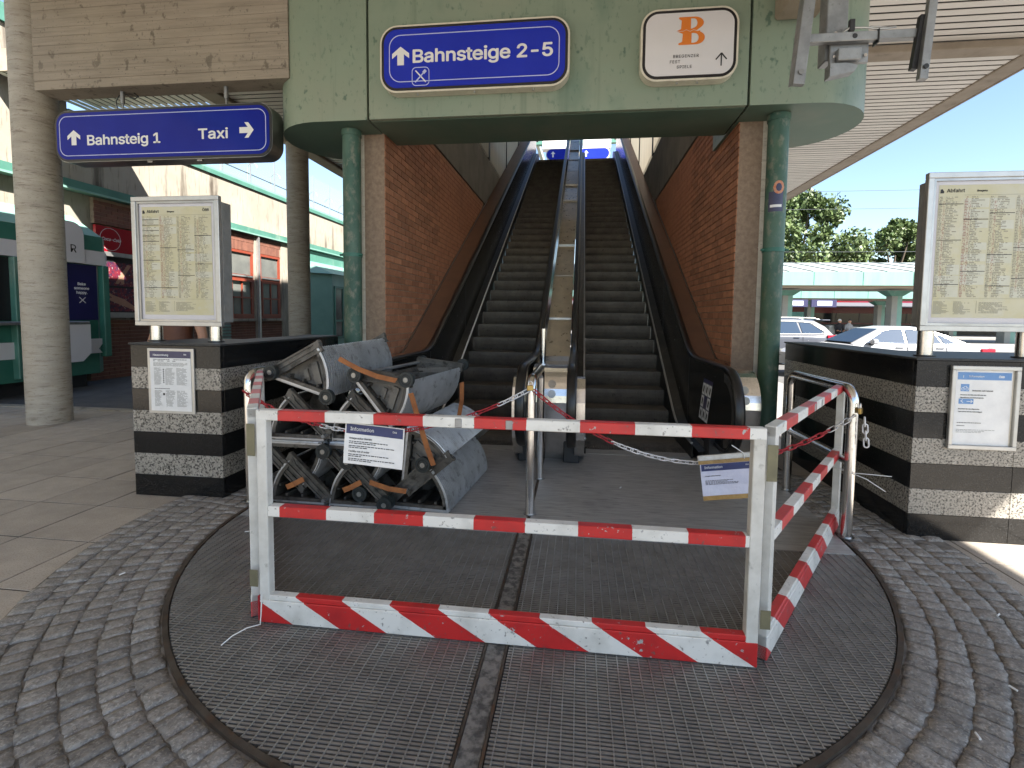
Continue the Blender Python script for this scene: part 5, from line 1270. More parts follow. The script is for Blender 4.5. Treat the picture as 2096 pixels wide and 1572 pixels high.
PILE = [
    (-2.16, .036, 0, False, 3.20, .02, 0, 'wo', 'loose escalator step at the bottom left of the pile, tread on the floor'),
    (-1.775, .475, 180, False, 3.21, .02, 0, 'wo', 'upturned escalator step lying on the bottom left step of the pile'),
    (-1.715, .036, 0, False, 3.19, .02, 0, 'o', 'loose escalator step in the middle of the bottom row of the pile'),
    (-1.325, .475, 180, False, 3.22, .02, 0, 'o', 'upturned escalator step above the middle bottom step, behind the paper notice'),
    (-.865, .036, 180, True, 3.19, .085, 0, 'o', 'loose escalator step at the right end of the pile with a bright ribbed riser'),
    (-1.165, .60, -96, False, 3.22, .08, 0, 'w', 'escalator step wedged on edge over the rightmost step of the pile'),
    (-2.16, .487, 0, False, 3.21, .02, 0, 'wo', 'escalator step in the second layer of the pile, at the left'),
    (-1.715, .487, 0, False, 3.24, .02, 0, 'wo', 'escalator step in the second layer of the pile, in the middle'),
    (-1.735, .800, 164, True, 3.20, .075, .02, '', 'tilted escalator step on top of the pile at the left, ribbed side to the right'),
    (-1.285, .605, 131, True, 3.22, .12, .0, '', 'tilted escalator step on top of the pile at the right, wheel in front'),
]
for k, (x, z, ang, mir, y0, sk, pt, nw, lb) in enumerate(PILE):
    o = proto if k == 0 else copy_tree(proto)
    o['label'] = lb; o['group'] = G_; place(o, x, z, ang, mir, y0, sk, pt)
for k, o in enumerate([q for q in list(COL.objects) if q.name.startswith('escalator_step') and q.parent is None]):
    i = [p[-1] for p in PILE].index(o['label'])
    if 'top of the pile at the left' in o['label']:
        tu, tv_ = arc_uv(.40, PHI)
        for ch in o.children:
            if ch.name.startswith('wheel') and max(v.co.z for v in ch.data.vertices) > .2: ch.location = (-.03 - tu - .005, 0, .02 - tv_ - .02)
    for ch in list(o.children):
        if 'o' in PILE[i][7] and ch.name.startswith('side_web'): bpy.data.objects.remove(ch)
    if 'w' in PILE[i][7]:
        for ch in list(o.children):
            if ch.name.startswith('wheel'):
                for g in list(ch.children): bpy.data.objects.remove(g)
                bpy.data.objects.remove(ch)
def strap(label, pts, w, side):
    mb = MB(); side = Vector(side).normalized() * (w / 2); vs = []; F = []
    for p in pts: p = Vector(p); vs += [p - side, p + side, p + side + Vector((0, -.002, .001)), p - side + Vector((0, -.002, .001))]
    for i in range(len(pts) - 1):
        a, b = 4 * i, 4 * i + 4
        for j in range(4): F.append((a + j, a + (j + 1) % 4, b + (j + 1) % 4, b + j))
    F += [(0, 3, 2, 1), tuple(len(vs) - 4 + j for j in range(4))]
    tag(obj('lashing_strap', mb.add(vs, F), 'strap'), label, 'strap', 'orange lashing straps')
strap('orange strap slung between the two top steps of the pile', [(-1.62, 3.17, 1.075), (-1.48, 3.16, 1.01), (-1.34, 3.14, .965), (-1.20, 3.13, .94)], .034, (.35, .6, 1))
strap('orange strap running down past the wheel of the top right step', [(-1.10, 3.13, .86), (-1.04, 3.13, .66), (-.985, 3.12, .50), (-.945, 3.13, .38)], .036, (1, 0, .3))
strap('dark orange strap around the far end of the top right step', [(-.93, 3.86, .84), (-.925, 3.84, .70), (-.96, 3.86, .52), (-.99, 3.9, .40)], .036, (1, 0, .2))
strap('short orange strap across the diagonal bar of the bottom left step', [(-2.02, 3.17, .16), (-1.955, 3.155, .19), (-1.89, 3.17, .225)], .036, (.45, 0, -1))
strap('short orange strap across the diagonal bar of the middle bottom step', [(-1.60, 3.17, .16), (-1.535, 3.155, .19), (-1.47, 3.17, .225)], .036, (.45, 0, -1))
strap('orange strap stretched low towards the rightmost step', [(-1.40, 3.15, .235), (-1.26, 3.14, .20), (-1.14, 3.15, .185)], .036, (.2, 0, 1))
# ------------------------------------------------------------------ left facade
FX = -9.5
fc = thing('station_facade', 'long station building on the left with stained concrete parapet, brick panels and red windows', 'building', (FX, 12, 0))
def fbox(nm, x0, x1, y0, y1, z0, z1, m, par=None, bevel=0): return obj(nm, MB().box(x0, x1, y0, y1, z0, z1), m, par or fc, bevel=bevel)
fbox('wall_core', FX - 4, FX - .12, -6, 30, -.2, 4.95, 'concrete_light')
fbox('parapet', FX - .118, FX, 8.3, 30, 3.83, 4.95, 'concrete_light')
fbox('parapet_joint', FX - .02, FX + .002, 10.02, 10.03, 3.84, 4.94, 'concrete_dark')
fbox('coping', FX - .3, FX + .05, 8.3, 30, 4.952, 5.06, 'green_trim'); fbox('coping_top', FX - .3, FX + .03, 8.3, 30, 5.062, 5.12, 'mint')
fbox('cornice', FX - .117, FX + .06, -6, 30, 3.68, 3.828, 'green_trim'); fbox('cornice_lip', FX - .1, FX + .10, -6, 30, 3.64, 3.678, 'mint')
fbox('upper_wall', FX - 1, FX + .0, -6, 8.29, 3.829, 6.1, 'concrete_light'); fbox('upper_coping', FX - 1, FX + .06, -6, 8.29, 6.102, 6.4, 'green_trim')
# brick panels with the two windows
def brick_panel(y0, y1, z0, z1, soldier=False, cap=300):
    pn = obj('brick_panel', MB().box(FX - .115, FX - .03, y0, y1, z0, z1), 'brick_mortar', fc)
    if soldier:
        n = int((y1 - y0) / .078)
        for i in range(n): obj('brick', MB().box(FX - .04, FX - .022, y0 + i * .078 + .003, y0 + i * .078 + .070, z0 + .004, z0 + .245), 'brick_facade', pn)
        z0 += .25
    r_ = 0; z = z0
    mb = MB(); big = (y1 - y0) * (z1 - z0) > 3.2
    while z + .07 <= z1 + .001:
        y = y0 - (.125 if r_ % 2 else 0)
        while y < y1:
            a, b = max(y + .005, y0), min(y + .245, y1)
            if b - a > .03:
                q = MB().box(FX - .04, FX - .022 + rnd.uniform(-.002, .002), a, b, z + .005, min(z + .070, z1))
                if big: mb.add(q.v, q.f)
                else: obj('brick', q, 'brick_facade', pn)
            y += .25
        z += .075; r_ += 1
    if mb.v: obj('brick_courses', mb, 'brick_facade', pn)['kind'] = 'stuff'
brick_panel(12.45, 13.55, 3.15, 3.62, True); brick_panel(13.78, 14.85, 3.15, 3.62, True)
brick_panel(12.45, 13.55, .0, 1.14); brick_panel(13.78, 14.85, .0, 1.14)
brick_panel(8.55, 11.3, .0, 1.20); brick_panel(8.75, 10.4, 3.12, 3.62)
for y0, y1 in ((11.9, 12.43), (13.57, 13.76), (14.87, 15.6), (10.42, 11.88)): fbox('pilaster', FX - .116, FX - .01, y0, y1, 1.205 if y0 == 10.42 else 0, 3.635, 'concrete_light')
fbox('downpipe', FX - .0, FX + .07, 13.63, 13.70, 0, 3.63, 'alu_frame'); fbox('fluorescent_vent', FX - .02, FX + .05, 12.05, 12.40, .55, 1.1, 'grey_case')
for k in range(6): fbox('vent_slat', FX + .052, FX + .075, 12.06, 12.39, .58 + k * .085, .615 + k * .085, 'mint')
def window(y0, y1, z0, z1, tilt):
    w = obj('window', MB().box(FX - .115, FX - .095, y0, y1, z0, z1), 'pane_dark', fc); f = .07
    mb = MB()
    for (a, b, c, d) in ((y0, y1, z0, z0 + f), (y0, y1, z1 - f, z1), (y0, y0 + f, z0 + f, z1 - f), (y1 - f, y1, z0 + f, z1 - f), (y0 + f, y1 - f, z0 + 1.13, z0 + 1.25)): mb.box(FX - .09, FX - .03, a, b, c, d)
    obj('frame', mb, 'wood_red', w); obj('transom_sill', MB().box(FX - .028, FX + .005, y0 + f, y1 - f, z0 + 1.19, z0 + 1.235), 'alu_frame', w)
    obj('pane', MB().box(FX - .085, FX - .08, y0 + f, y1 - f, z0 + 1.26, z1 - f), 'pane_light', w)
    ym = (y0 + y1) / 2; sash = MB(); zt_ = z0 + 1.12
    for (a, b, c, d) in ((y0 + f, y1 - f, z0 + f, z0 + f + .06), (y0 + f, y1 - f, zt_ - .06, zt_), (y0 + f, y0 + f + .06, z0 + f + .06, zt_ - .06), (y1 - f - .06, y1 - f, z0 + f + .06, zt_ - .06), (ym - .02, ym + .02, z0 + f + .06, zt_ - .06), (y0 + f + .06, y1 - f - .06, z0 + .58, z0 + .62)): sash.box(FX - .058 + (tilt * (c - z0)), FX - .015 + (tilt * (c - z0)), a, b, c, d)
    obj('sash', sash, 'wood_red', w)
    for i in range(2):
        for j in range(2):
            a = y0 + f + .06 if i == 0 else ym + .02; b = ym - .02 if i == 0 else y1 - f - .06; c = z0 + f + .06 if j == 0 else z0 + .62; d = z0 + .58 if j == 0 else zt_ - .06
            obj('pane', MB().box(FX - .046, FX - .042, a, b, c, d), 'pane_light', w)
    obj('sill', MB().box(FX - .09, FX + .06, y0 - .03, y1 + .03, z0 - .07, z0 - .002), 'concrete_light', w)
window(12.48, 13.52, 1.215, 3.145, .05); window(13.81, 14.82, 1.215, 3.145, 0)
# green bay window further on
bay = obj('bay_window', MB().prism([(15.7, FX - .1), (15.7, FX + .35), (16.3, FX + .95), (19.8, FX + .95), (20.2, FX + .35), (20.2, FX - .1)], lambda u, v, t: (v, u, t), 0.0, 2.75), 'mint', fc)
obj('bay_roof', MB().add([(FX - .1, 15.62, 2.755), (FX + .42, 15.62, 2.755), (FX + 1.03, 16.25, 2.755), (FX + 1.03, 20, 2.755), (FX - .1, 20.3, 2.755), (FX - .05, 15.9, 3.25), (FX - .05, 20, 3.25)], [(0, 1, 5), (1, 2, 5), (2, 3, 6, 5), (3, 4, 6)]), 'mint', bay)
obj('bay_glazing', MB().box(FX + .952, FX + .96, 16.45, 19.6, .55, 2.3), 'pane_light', bay)
mb = MB()
for y in (16.42, 17.0, 17.62, 18.25, 18.9, 19.55): mb.box(FX + .945, FX + .99, y, y + .07, .5, 2.35)
for z in (.5, 1.1, 2.28): mb.box(FX + .946, FX + .985, 16.42, 19.62, z, z + .07)
obj('bay_bars', mb, 'green_kiosk', bay); obj('recess', MB().box(FX - .1, FX - .02, 15.75, 20, 2.9, 3.6), 'green_trim', bay)
# glazed railing on the roof terrace
gr = thing('terrace_railing', 'glass balustrade with curved lamp posts on top of the left facade', 'railing', (FX - .15, 15, 5.12))
for k in range(12):
    y = 10.2 + k * 1.15
    obj('post', MB().box(FX - .17, FX - .14, y, y + .03, 5.122, 6.35), 'alu_frame', gr)
    obj('glass_pane', MB().box(FX - .159, FX - .151, y + .04, y + 1.14, 5.18, 6.30), 'glass', gr)
    P = [(FX - .6, y + .5, 5.12), (FX - .6, y + .5, 5.75)] + [(FX - .6 + .16 * (1 - math.cos(R(a))), y + .5, 5.75 + .16 * math.sin(R(a))) for a in range(20, 181, 20)]
    obj('hook_post', MB().tube(P, .018, 6), 'alu_frame', gr)
obj('handrail', MB().tube([(FX - .6, 10, 5.62), (FX - .6, 24, 5.62)], .022, 8), 'wire', gr)
# posters and drink sign
cs = thing('drink_sign', 'red Coca-Cola advertising panel beside the kiosk', 'sign', (FX, 9.2, 2.55))
obj('panel', MB().box(FX - .03, FX + .03, 8.72, 9.58, 2.58, 3.08), 'coke_red', cs)
mb = MB(); ring_prism(mb, [(9.02 + .225 * math.cos(i * math.pi / 16), 2.83 + .225 * math.sin(i * math.pi / 16)) for i in range(32)], [(9.02 + .218 * math.cos(i * math.pi / 16), 2.83 + .218 * math.sin(i * math.pi / 16)) for i in range(32)], lambda u, v, t: (t, u, v), FX + .0305, FX + .033); obj('circle', mb, 'white_print', cs)
text('Coca-Cola', .115, (FX + .034, 8.82, 2.80), 'white_print', cs, bold=.01, shear=.35, rot=(90, 0, 90), width=.42)
obj('sill', MB().box(FX - .03, FX + .08, 8.70, 9.60, 2.49, 2.575), 'alu_frame', cs)
fp = thing('food_poster', 'two berry photographs with reaching hands in a dark window frame', 'poster', (FX, 9.2, 1.3))
obj('frame', MB().box(FX - .03, FX + .01, 8.72, 9.60, 1.36, 2.485), 'ink', fp)
for z0, nm in ((1.90, 'photo'), (1.38, 'photo')):
    ph = obj(nm, MB().box(FX + .011, FX + .014, 8.80, 9.56, z0, z0 + .48), 'berry', fp)
    mb = MB()
    if z0 > 1.5: pl_ = [(9.48, z0 + .44), (9.40, z0 + .46), (9.20, z0 + .20), (9.10, z0 + .05), (9.17, z0 + .04), (9.22, z0 + .10), (9.25, z0 + .03), (9.31, z0 + .05), (9.30, z0 + .19)]
    else: pl_ = [(9.54, z0 + .02), (9.54, z0 + .10), (9.30, z0 + .25), (9.05, z0 + .33), (8.92, z0 + .40), (8.90, z0 + .36), (9.02, z0 + .28), (8.92, z0 + .24), (9.10, z0 + .17), (9.30, z0 + .10)]
    mb.add([(FX + .0145, y, z) for y, z in pl_], [tuple(range(len(pl_)))]); obj('hand_print', mb, 'skin', ph)
obj('sill', MB().box(FX - .03, FX + .09, 8.68, 9.62, 1.25, 1.355), 'alu_frame', fp)

# ------------------------------------------------------------------ kiosk
KX = -8.7
kk = thing('bakery_kiosk', 'dark green bakery kiosk with rounded white fascia boards built against the left facade', 'kiosk', (KX, 7.0, 0))
obj('body', MB().prism([(4.6, FX), (4.6, KX - .25), (4.85, KX - .02), (8.0, KX - .02), (8.28, KX - .25), (8.28, FX)], lambda u, v, t: (v, u, t), .25, 2.2), 'green_kiosk', kk)
obj('roof', MB().add([(KX + .02, 4.6, 2.72), (KX + .02, 8.10, 2.72), (KX - .30, 8.42, 2.72), (FX, 8.42, 2.72), (KX - .30, 4.6, 3.06), (KX - .30, 7.85, 3.06), (FX, 8.1, 3.06)], [(0, 1, 5, 4), (1, 2, 5), (2, 3, 6, 5)]), 'mint', kk)
obj('roof_edge', MB().prism([(4.55, KX + .03), (8.10, KX + .03), (8.42, KX - .28), (8.42, FX), (4.55, FX)], lambda u, v, t: (v, u, t), 2.46, 2.718), 'green_kiosk', kk)
obj('fascia_board', MB().prism([(4.55, KX + .05), (8.12, KX + .05), (8.46, KX - .28), (8.46, FX), (4.55, FX)], lambda u, v, t: (v, u, t), 2.205, 2.455), 'sign_white', kk)
obj('name_board', MB().prism([(6.9, 2.21), (7.72, 2.21)] + [(7.52 + .20 * math.cos(R(a)), 2.70 + .20 * math.sin(R(a))) for a in range(0, 91, 15)] + [(6.9, 2.90)], lambda u, v, t: (t, u, v), KX + .052, KX + .075), 'sign_white', kk)
text('R', .26, (KX + .077, 7.47, 2.38), 'ink', kk, rot=(90, 0, 90))
obj('pillar', MB().cbox(KX - .02, KX + .10, 8.02, 8.14, .55, 2.2, .01), 'green_kiosk', kk); obj('pillar', MB().cbox(KX - .02, KX + .10, 6.6, 6.72, .3, 2.2, .01), 'green_trim', kk)
obj('navy_panel', MB().box(KX - .015, KX + .012, 7.35, 7.98, 1.22, 2.19), 'poster_navy', kk)
for t_, z_ in (('Bake', 1.83), ('someone', 1.755), ('happy.', 1.68)): text(t_, .088, (KX + .014, 7.70, z_), 'white_print', kk, bold=.03, align='CENTER', rot=(90, 0, 90))
mb = MB(); mb.bar((KX + .014, 7.65, 1.62), (KX + .014, 7.76, 1.52), .012, .003, (1, 0, 0)); mb.bar((KX + .014, 7.76, 1.62), (KX + .014, 7.65, 1.52), .012, .003, (1, 0, 0)); obj('fork_icon', mb, 'white_print', kk)
obj('serving_hatch', MB().box(KX - .015, KX + .006, 5.2, 7.30, 1.22, 2.19), 'pane_dark', kk)
obj('shelf', MB().cbox(KX - .01, KX + .32, 5.0, 7.55, 1.155, 1.205, .01), 'galvanised', kk)
obj('shelf_front', MB().prism([(6.55, 1.15), (6.55, .66), (6.70, .52), (7.42, .52), (7.57, .66), (7.57, 1.15)], lambda u, v, t: (t, u, v), KX + .26, KX + .30), 'sign_white', kk)
obj('low_board', MB().prism([(4.6, .62), (8.02, .62), (7.95, .70), (8.02, .78), (8.02, .88), (4.6, .88)], lambda u, v, t: (t, u, v), KX - .01, KX + .03), 'sign_white', kk)
obj('base', MB().box(FX, KX - .3, 4.6, 8.0, 0, .245), 'ink', kk)
# ------------------------------------------------------------------ cars
def car(name, label, loc, L, W, prof, belt, roofw, glass, paint, suv=False):
    """nose at local x=0, pointing to -x; near side is local -y. prof: (s, ztop) outline of bonnet, belt and boot; glass: dict of window polygons"""
    c = thing(name, label, 'car', loc); h = W / 2
    st = [0, .06, .25, .6, 1.0, 1.4, 1.9, 2.4, 3.0, 3.5, 4.0, L - .35, L - .08, L]
    def top(s):
        for (a, za), (b, zb) in zip(prof, prof[1:]):
            if a <= s <= b: return za + (zb - za) * (s - a) / (b - a)
        return prof[-1][1]
    def wid(s):
        e = min(s, L - s); return h * (.80 + .20 * min(1, (e / .55)) ** .5)
    mb = MB(); vs = []; F = []
    zb = .20
    for s in st:
        w = wid(s); zt_ = top(s); zb_ = zb + (.12 if s < .1 or s > L - .1 else 0); shoulder = min(belt, zt_ - .02)
        half = [(w * .90, zb_), (w * .985, zb_ + .14), (w, zb_ + .35), (w * .995, shoulder - .12), (w * .965, shoulder), (w * .86, zt_ - .01), (w * .45, zt_ + .02)]
        ring_ = [(-y, z) for y, z in half] + [(y, z) for y, z in reversed(half)]
        vs += [(s, y, z) for y, z in ring_]
    k = 14
    for i in range(len(st) - 1):
        for j in range(k): F.append((i * k + j, i * k + (j + 1) % k, (i + 1) * k + (j + 1) % k, (i + 1) * k + j))
    F += [tuple(range(k)), tuple(reversed(range((len(st) - 1) * k, len(st) * k)))]
    mb.add(vs, F, True); body = obj('body', mb, paint, c, local=True)
    body.modifiers.new('s', 'SUBSURF').levels = 1; body.modifiers['s'].render_levels = 2
    # cabin
    P = glass['roofline']; vs = []; F = []
    n = len(P)
    for (s, z) in P:
        t = max(0, min(1, (z - belt) / (max(q[1] for q in P) - belt))); w = h * (.93 + (roofw - .93) * t)
        vs += [(s, -h * .93, belt - .03), (s, -w, z - .03), (s, -w * .78, z + .012), (s, w * .78, z + .012), (s, w, z - .03), (s, h * .93, belt - .03)]
    for i in range(n - 1):
        for j in range(5): F.append((i * 6 + j, i * 6 + j + 1, (i + 1) * 6 + j + 1, (i + 1) * 6 + j))
    obj('cabin', MB().add(vs, F, False), paint, c, local=True)
    zmax = max(q[1] for q in P)
    def side(s, z, sg, o=.006):
        t = (z - belt) / (zmax - belt); return (s, sg * (h * (.93 + (roofw - .93) * t) + o), z)
    for sg in (-1, 1):
        for poly in glass['side']:
            pts = [side(s, z, sg) for s, z in poly]; n_ = len(pts)
            obj('side_window', MB().add(pts, [tuple(range(n_)) if sg < 0 else tuple(reversed(range(n_)))]), 'car_glass', c, local=True)
        pts = glass['trimline']
        obj('window_trim', MB().tube([side(s, z, sg, .008) for s, z in pts], .010, 6), 'chrome' if suv is False else 'alu_frame', c, local=True)
    for nm, (a, b) in (('windscreen', glass['front']), ('rear_window', glass['rear'])):
        (s0, z0), (s1, z1) = a, b; t0, t1 = (z0 - belt) / (zmax - belt), (z1 - belt) / (zmax - belt); w0, w1 = h * (.93 + (roofw - .93) * t0) * .9, h * (.93 + (roofw - .93) * t1) * .86; off = -.012 if nm == 'windscreen' else .012
        m_ = 6; vs = []; F = []
        for q in range(m_ + 1):
            u = -1 + 2 * q / m_; bow = .10 * (1 - u * u) * (-1 if nm == 'windscreen' else 1)
            vs += [(s0 + off + bow, u * w0, z0 + .012), (s1 + off + bow * .5, u * w1, z1 + .012)]
        for q in range(m_): F.append((2 * q, 2 * q + 2, 2 * q + 3, 2 * q + 1))
        obj(nm, MB().add(vs, F, True), 'car_glass', c, local=True)
    wr = .34 if not suv else .37
    for s in (.88, L - .95):
        for sg in (-1, 1):
            y = sg * (h - .10); wl = obj('wheel', MB().cyl((s, y - .11, wr), (s, y + .11, wr), wr, 28), 'tyre', c, local=True)
            obj('rim', MB().cyl((s, y + sg * .112, wr), (s, y + sg * .118, wr), wr * .66, 20), 'alu_frame', wl, local=True)
            mb = MB(); arcp = [(s + (wr + .055) * math.cos(R(a)), sg * (h + .002), wr + (wr + .055) * math.sin(R(a))) for a in range(0, 181, 15)]
            obj('wheel_arch', mb.tube(arcp, .04 if suv else .022, 6), 'car_trim', c, local=True)
    for sg in (-1, 1):
        mr = obj('mirror', MB().cbox(glass['mirror'][0] - .07, glass['mirror'][0] + .07, min(sg * (h - .02), sg * (h + .17)), max(sg * (h - .02), sg * (h + .17)), glass['mirror'][1], glass['mirror'][1] + .14, .03), paint, c, local=True)
        obj('mirror_foot', MB().box(glass['mirror'][0] - .04, glass['mirror'][0] + .05, min(sg * (h - .08), sg * (h - .0)), max(sg * (h - .08), sg * (h - .0)), glass['mirror'][1] - .03, glass['mirror'][1] + .03), 'car_trim', mr, local=True)
        for s in glass['handles']: obj('door_handle', MB().cbox(s, s + .19, min(sg * (h - .03), sg * (h + .012)), max(sg * (h - .03), sg * (h + .012)), belt - .10, belt - .07, .006), 'chrome', c, local=True)
        obj('tail_light', MB().cbox(L - .34, L + .004, min(sg * h * .62, sg * h * .975), max(sg * h * .62, sg * h * .975), glass['tail'][0], glass['tail'][1], .02), 'tail_red', c, local=True)
        obj('headlight', MB().cbox(.02, .42, min(sg * h * .55, sg * h * .93), max(sg * h * .55, sg * h * .93), .60, .74, .03), 'pane_light', c, local=True)
        if suv: obj('roof_rail', MB().tube([(1.75, sg * h * .68, zmax + .0), (2.0, sg * h * .68, zmax + .05), (3.9, sg * h * .68, zmax + .03), (4.1, sg * h * .68, zmax - .03)], .018, 6), 'alu_frame', c, local=True)
        for s in glass['doors']: obj('door_gap', MB().box(s, s + .008, sg * h * .994 - .004, sg * h * .994 + .004, .42, belt - .05), 'car_trim', c, local=True)
    if suv:
        obj('cladding', MB().cbox(.3, L - .25, -h - .012, h + .012, .24, .46, .02), 'car_trim', c, local=True)
        obj('rear_spoiler', MB().cbox(L - .42, L - .14, -h * .66, h * .66, zmax - .07, zmax - .02, .02), paint, c, local=True)
    return c
car('parked_car', 'white sedan parked beyond the right granite wall', (6.05, 15.32, -.27), 4.9, 1.84,
    [(0, .66), (.1, .74), (.6, .88), (1.5, 1.0), (2.2, 1.02), (4.2, 1.05), (4.75, 1.03), (4.9, .90)], 1.0, .66,
    dict(roofline=[(1.40, 1.0), (1.75, 1.20), (2.15, 1.40), (2.6, 1.47), (3.0, 1.475), (3.4, 1.43), (3.85, 1.26), (4.30, 1.05)],
         side=[[(1.72, 1.03), (2.18, 1.32), (2.42, 1.385), (2.72, 1.395), (2.72, 1.03)], [(2.79, 1.03), (2.79, 1.395), (3.15, 1.38), (3.50, 1.30), (3.62, 1.04)], [(3.67, 1.045), (3.56, 1.285), (3.72, 1.22), (3.95, 1.07)]],
         trimline=[(1.62, 1.015), (3.98, 1.05), (3.74, 1.235), (3.45, 1.345), (3.0, 1.41), (2.5, 1.405), (2.15, 1.335), (1.66, 1.03)],
         front=((1.43, 1.03), (2.17, 1.40)), rear=((4.26, 1.08), (3.45, 1.40)), mirror=(1.85, 1.0), handles=(2.45, 3.45), tail=(.72, .92), doors=(1.55, 2.74, 3.70)), 'car_white')
car('parked_car', 'grey sport utility car with roof rails parked behind the white sedan', (4.4, 19.4, -.27), 4.62, 1.86,
    [(0, .70), (.1, .86), (.5, .98), (1.35, 1.08), (2.2, 1.10), (4.2, 1.12), (4.5, 1.08), (4.62, .85)], 1.08, .70,
    dict(roofline=[(1.2, 1.08), (1.55, 1.34), (1.95, 1.58), (2.4, 1.66), (3.2, 1.67), (3.9, 1.62), (4.25, 1.42), (4.52, 1.10)],
         side=[[(1.55, 1.11), (2.0, 1.48), (2.30, 1.54), (2.30, 1.11)], [(2.38, 1.11), (2.38, 1.545), (3.30, 1.545), (3.42, 1.13)], [(3.48, 1.13), (3.38, 1.54), (3.75, 1.50), (4.15, 1.22), (4.08, 1.15)]],
         trimline=[(1.5, 1.095), (4.2, 1.15), (4.18, 1.24), (3.78, 1.53), (3.2, 1.57), (2.3, 1.57), (1.95, 1.49), (1.52, 1.11)],
         front=((1.22, 1.10), (1.97, 1.57)), rear=((4.50, 1.13), (4.12, 1.52)), mirror=(1.62, 1.08), handles=(2.15, 3.15), tail=(.93, 1.10), doors=(1.42, 2.34, 3.46)), 'car_grey', suv=True)

# ------------------------------------------------------------------ platforms, canopies, train
tag(obj('platform', MB().box(-60, 140, 29, 38.5, -.5, .06), 'road'), kind='structure'); tag(obj('platform', MB().box(-60, 140, 43, 50.5, -.5, .06), 'road'), kind='structure')
def platform_canopy(label, y0, zf, zt_, depth, rise, posts, x0=-5, x1=90):
    c = thing('platform_canopy', label, 'canopy', ((x0 + x1) / 2, y0, 0), group='platform canopies')
    obj('fascia', MB().box(x0, x1, y0, y0 + .06, zf, zt_), 'platform_fascia', c)
    obj('roof', MB().add([(x0, y0 + .061, zt_), (x1, y0 + .061, zt_), (x1, y0 + depth, zt_ + rise), (x0, y0 + depth, zt_ + rise), (x0, y0 + .061, zt_ - .08), (x1, y0 + .061, zt_ - .08), (x1, y0 + depth, zt_ + rise - .08), (x0, y0 + depth, zt_ + rise - .08)], [(0, 1, 2, 3), (7, 6, 5, 4), (2, 6, 7, 3), (0, 3, 7, 4), (1, 5, 6, 2)]), 'platform_roof', c)
    obj('soffit', MB().box(x0, x1, y0 + .065, y0 + depth, zf, zf + .05), 'platform_beam', c)
    obj('edge_beam', MB().box(x0, x1, y0 + .5, y0 + .8, zf - .12, zf - .002), 'platform_beam', c)
    x = 8.0
    while x < 24:
        obj('roof_seam', MB().bar((x, y0 + .10, zt_ + .03), (x, y0 + depth, zt_ + rise + .03), .05, .05), 'platform_post' if True else 'mint', c)
        obj('fascia_seam', MB().box(x - .02, x + .02, y0 - .012, y0 - .002, zf + .03, zt_ - .02), 'green_trim', c) if int(x * 10) % 2 == 0 else None
        x += 1.3
    for px in posts:
        obj('post', MB().box(px - .30, px + .02, y0 + depth / 2 - .3, y0 + depth / 2 + .3, .06, zf - .46), 'platform_post', c); obj('post_face', MB().box(px + .021, px + .30, y0 + depth / 2 - .28, y0 + depth / 2 + .28, .06, zf - .46), 'mint', c)
        obj('capital', MB().add([(px - .32, y0 + depth / 2 - .32, zf - .458), (px + .32, y0 + depth / 2 - .32, zf - .458), (px + .32, y0 + depth / 2 + .32, zf - .458), (px - .32, y0 + depth / 2 + .32, zf - .458), (px - .75, y0 + depth / 2 - .5, zf - .125), (px + .75, y0 + depth / 2 - .5, zf - .125), (px + .75, y0 + depth / 2 + .5, zf - .125), (px - .75, y0 + depth / 2 + .5, zf - .125)], [(0, 3, 2, 1), (4, 5, 6, 7), (0, 1, 5, 4), (1, 2, 6, 5), (2, 3, 7, 6), (3, 0, 4, 7)]), 'green_trim', c)
    return c
platform_canopy('nearer turquoise platform canopy behind the parked cars', 30, 3.32, 4.08, 6.5, 1.2, (13.0, 19.35, 25.7))
platform_canopy('farther turquoise platform canopy in front of the red train', 44, 3.15, 3.85, 6, .9, (20.4, 26.2, 32.0))
for (x, lb) in ((17.35, 'left one of two dark platform displays under the far canopy'), (19.6, 'middle platform display with pale screen under the far canopy')):
    d = thing('platform_display', lb, 'display', (x, 42, 2.2), group='platform displays')
    x *= 42 / 44.0
    obj('case', MB().cbox(x - .95 + .6, x + .95 + .6, 42, 42.2, 2.35, 2.95, .02), 'print_navy', d); obj('screen', MB().box(x - .5 + .6, x + .6 + .6, 41.985, 41.998, 2.48, 2.85), 'screen_white', d)
wp = thing('waiting_shelter', 'green glazed waiting shelter on the far platform', 'shelter', (17, 45.5, .06))
obj('walls', MB().box(14, 19.2, 45.2, 46.6, .06, 2.0), 'green_trim', wp)
for k in range(4): obj('pane', MB().box(14.9 + k * 1.05, 15.7 + k * 1.05, 45.18, 45.198, .5, 1.6), 'pane_light', wp)
tn = thing('train', 'dark red passenger train with black window band standing at the far platform', 'train', (20, 53, -.5))
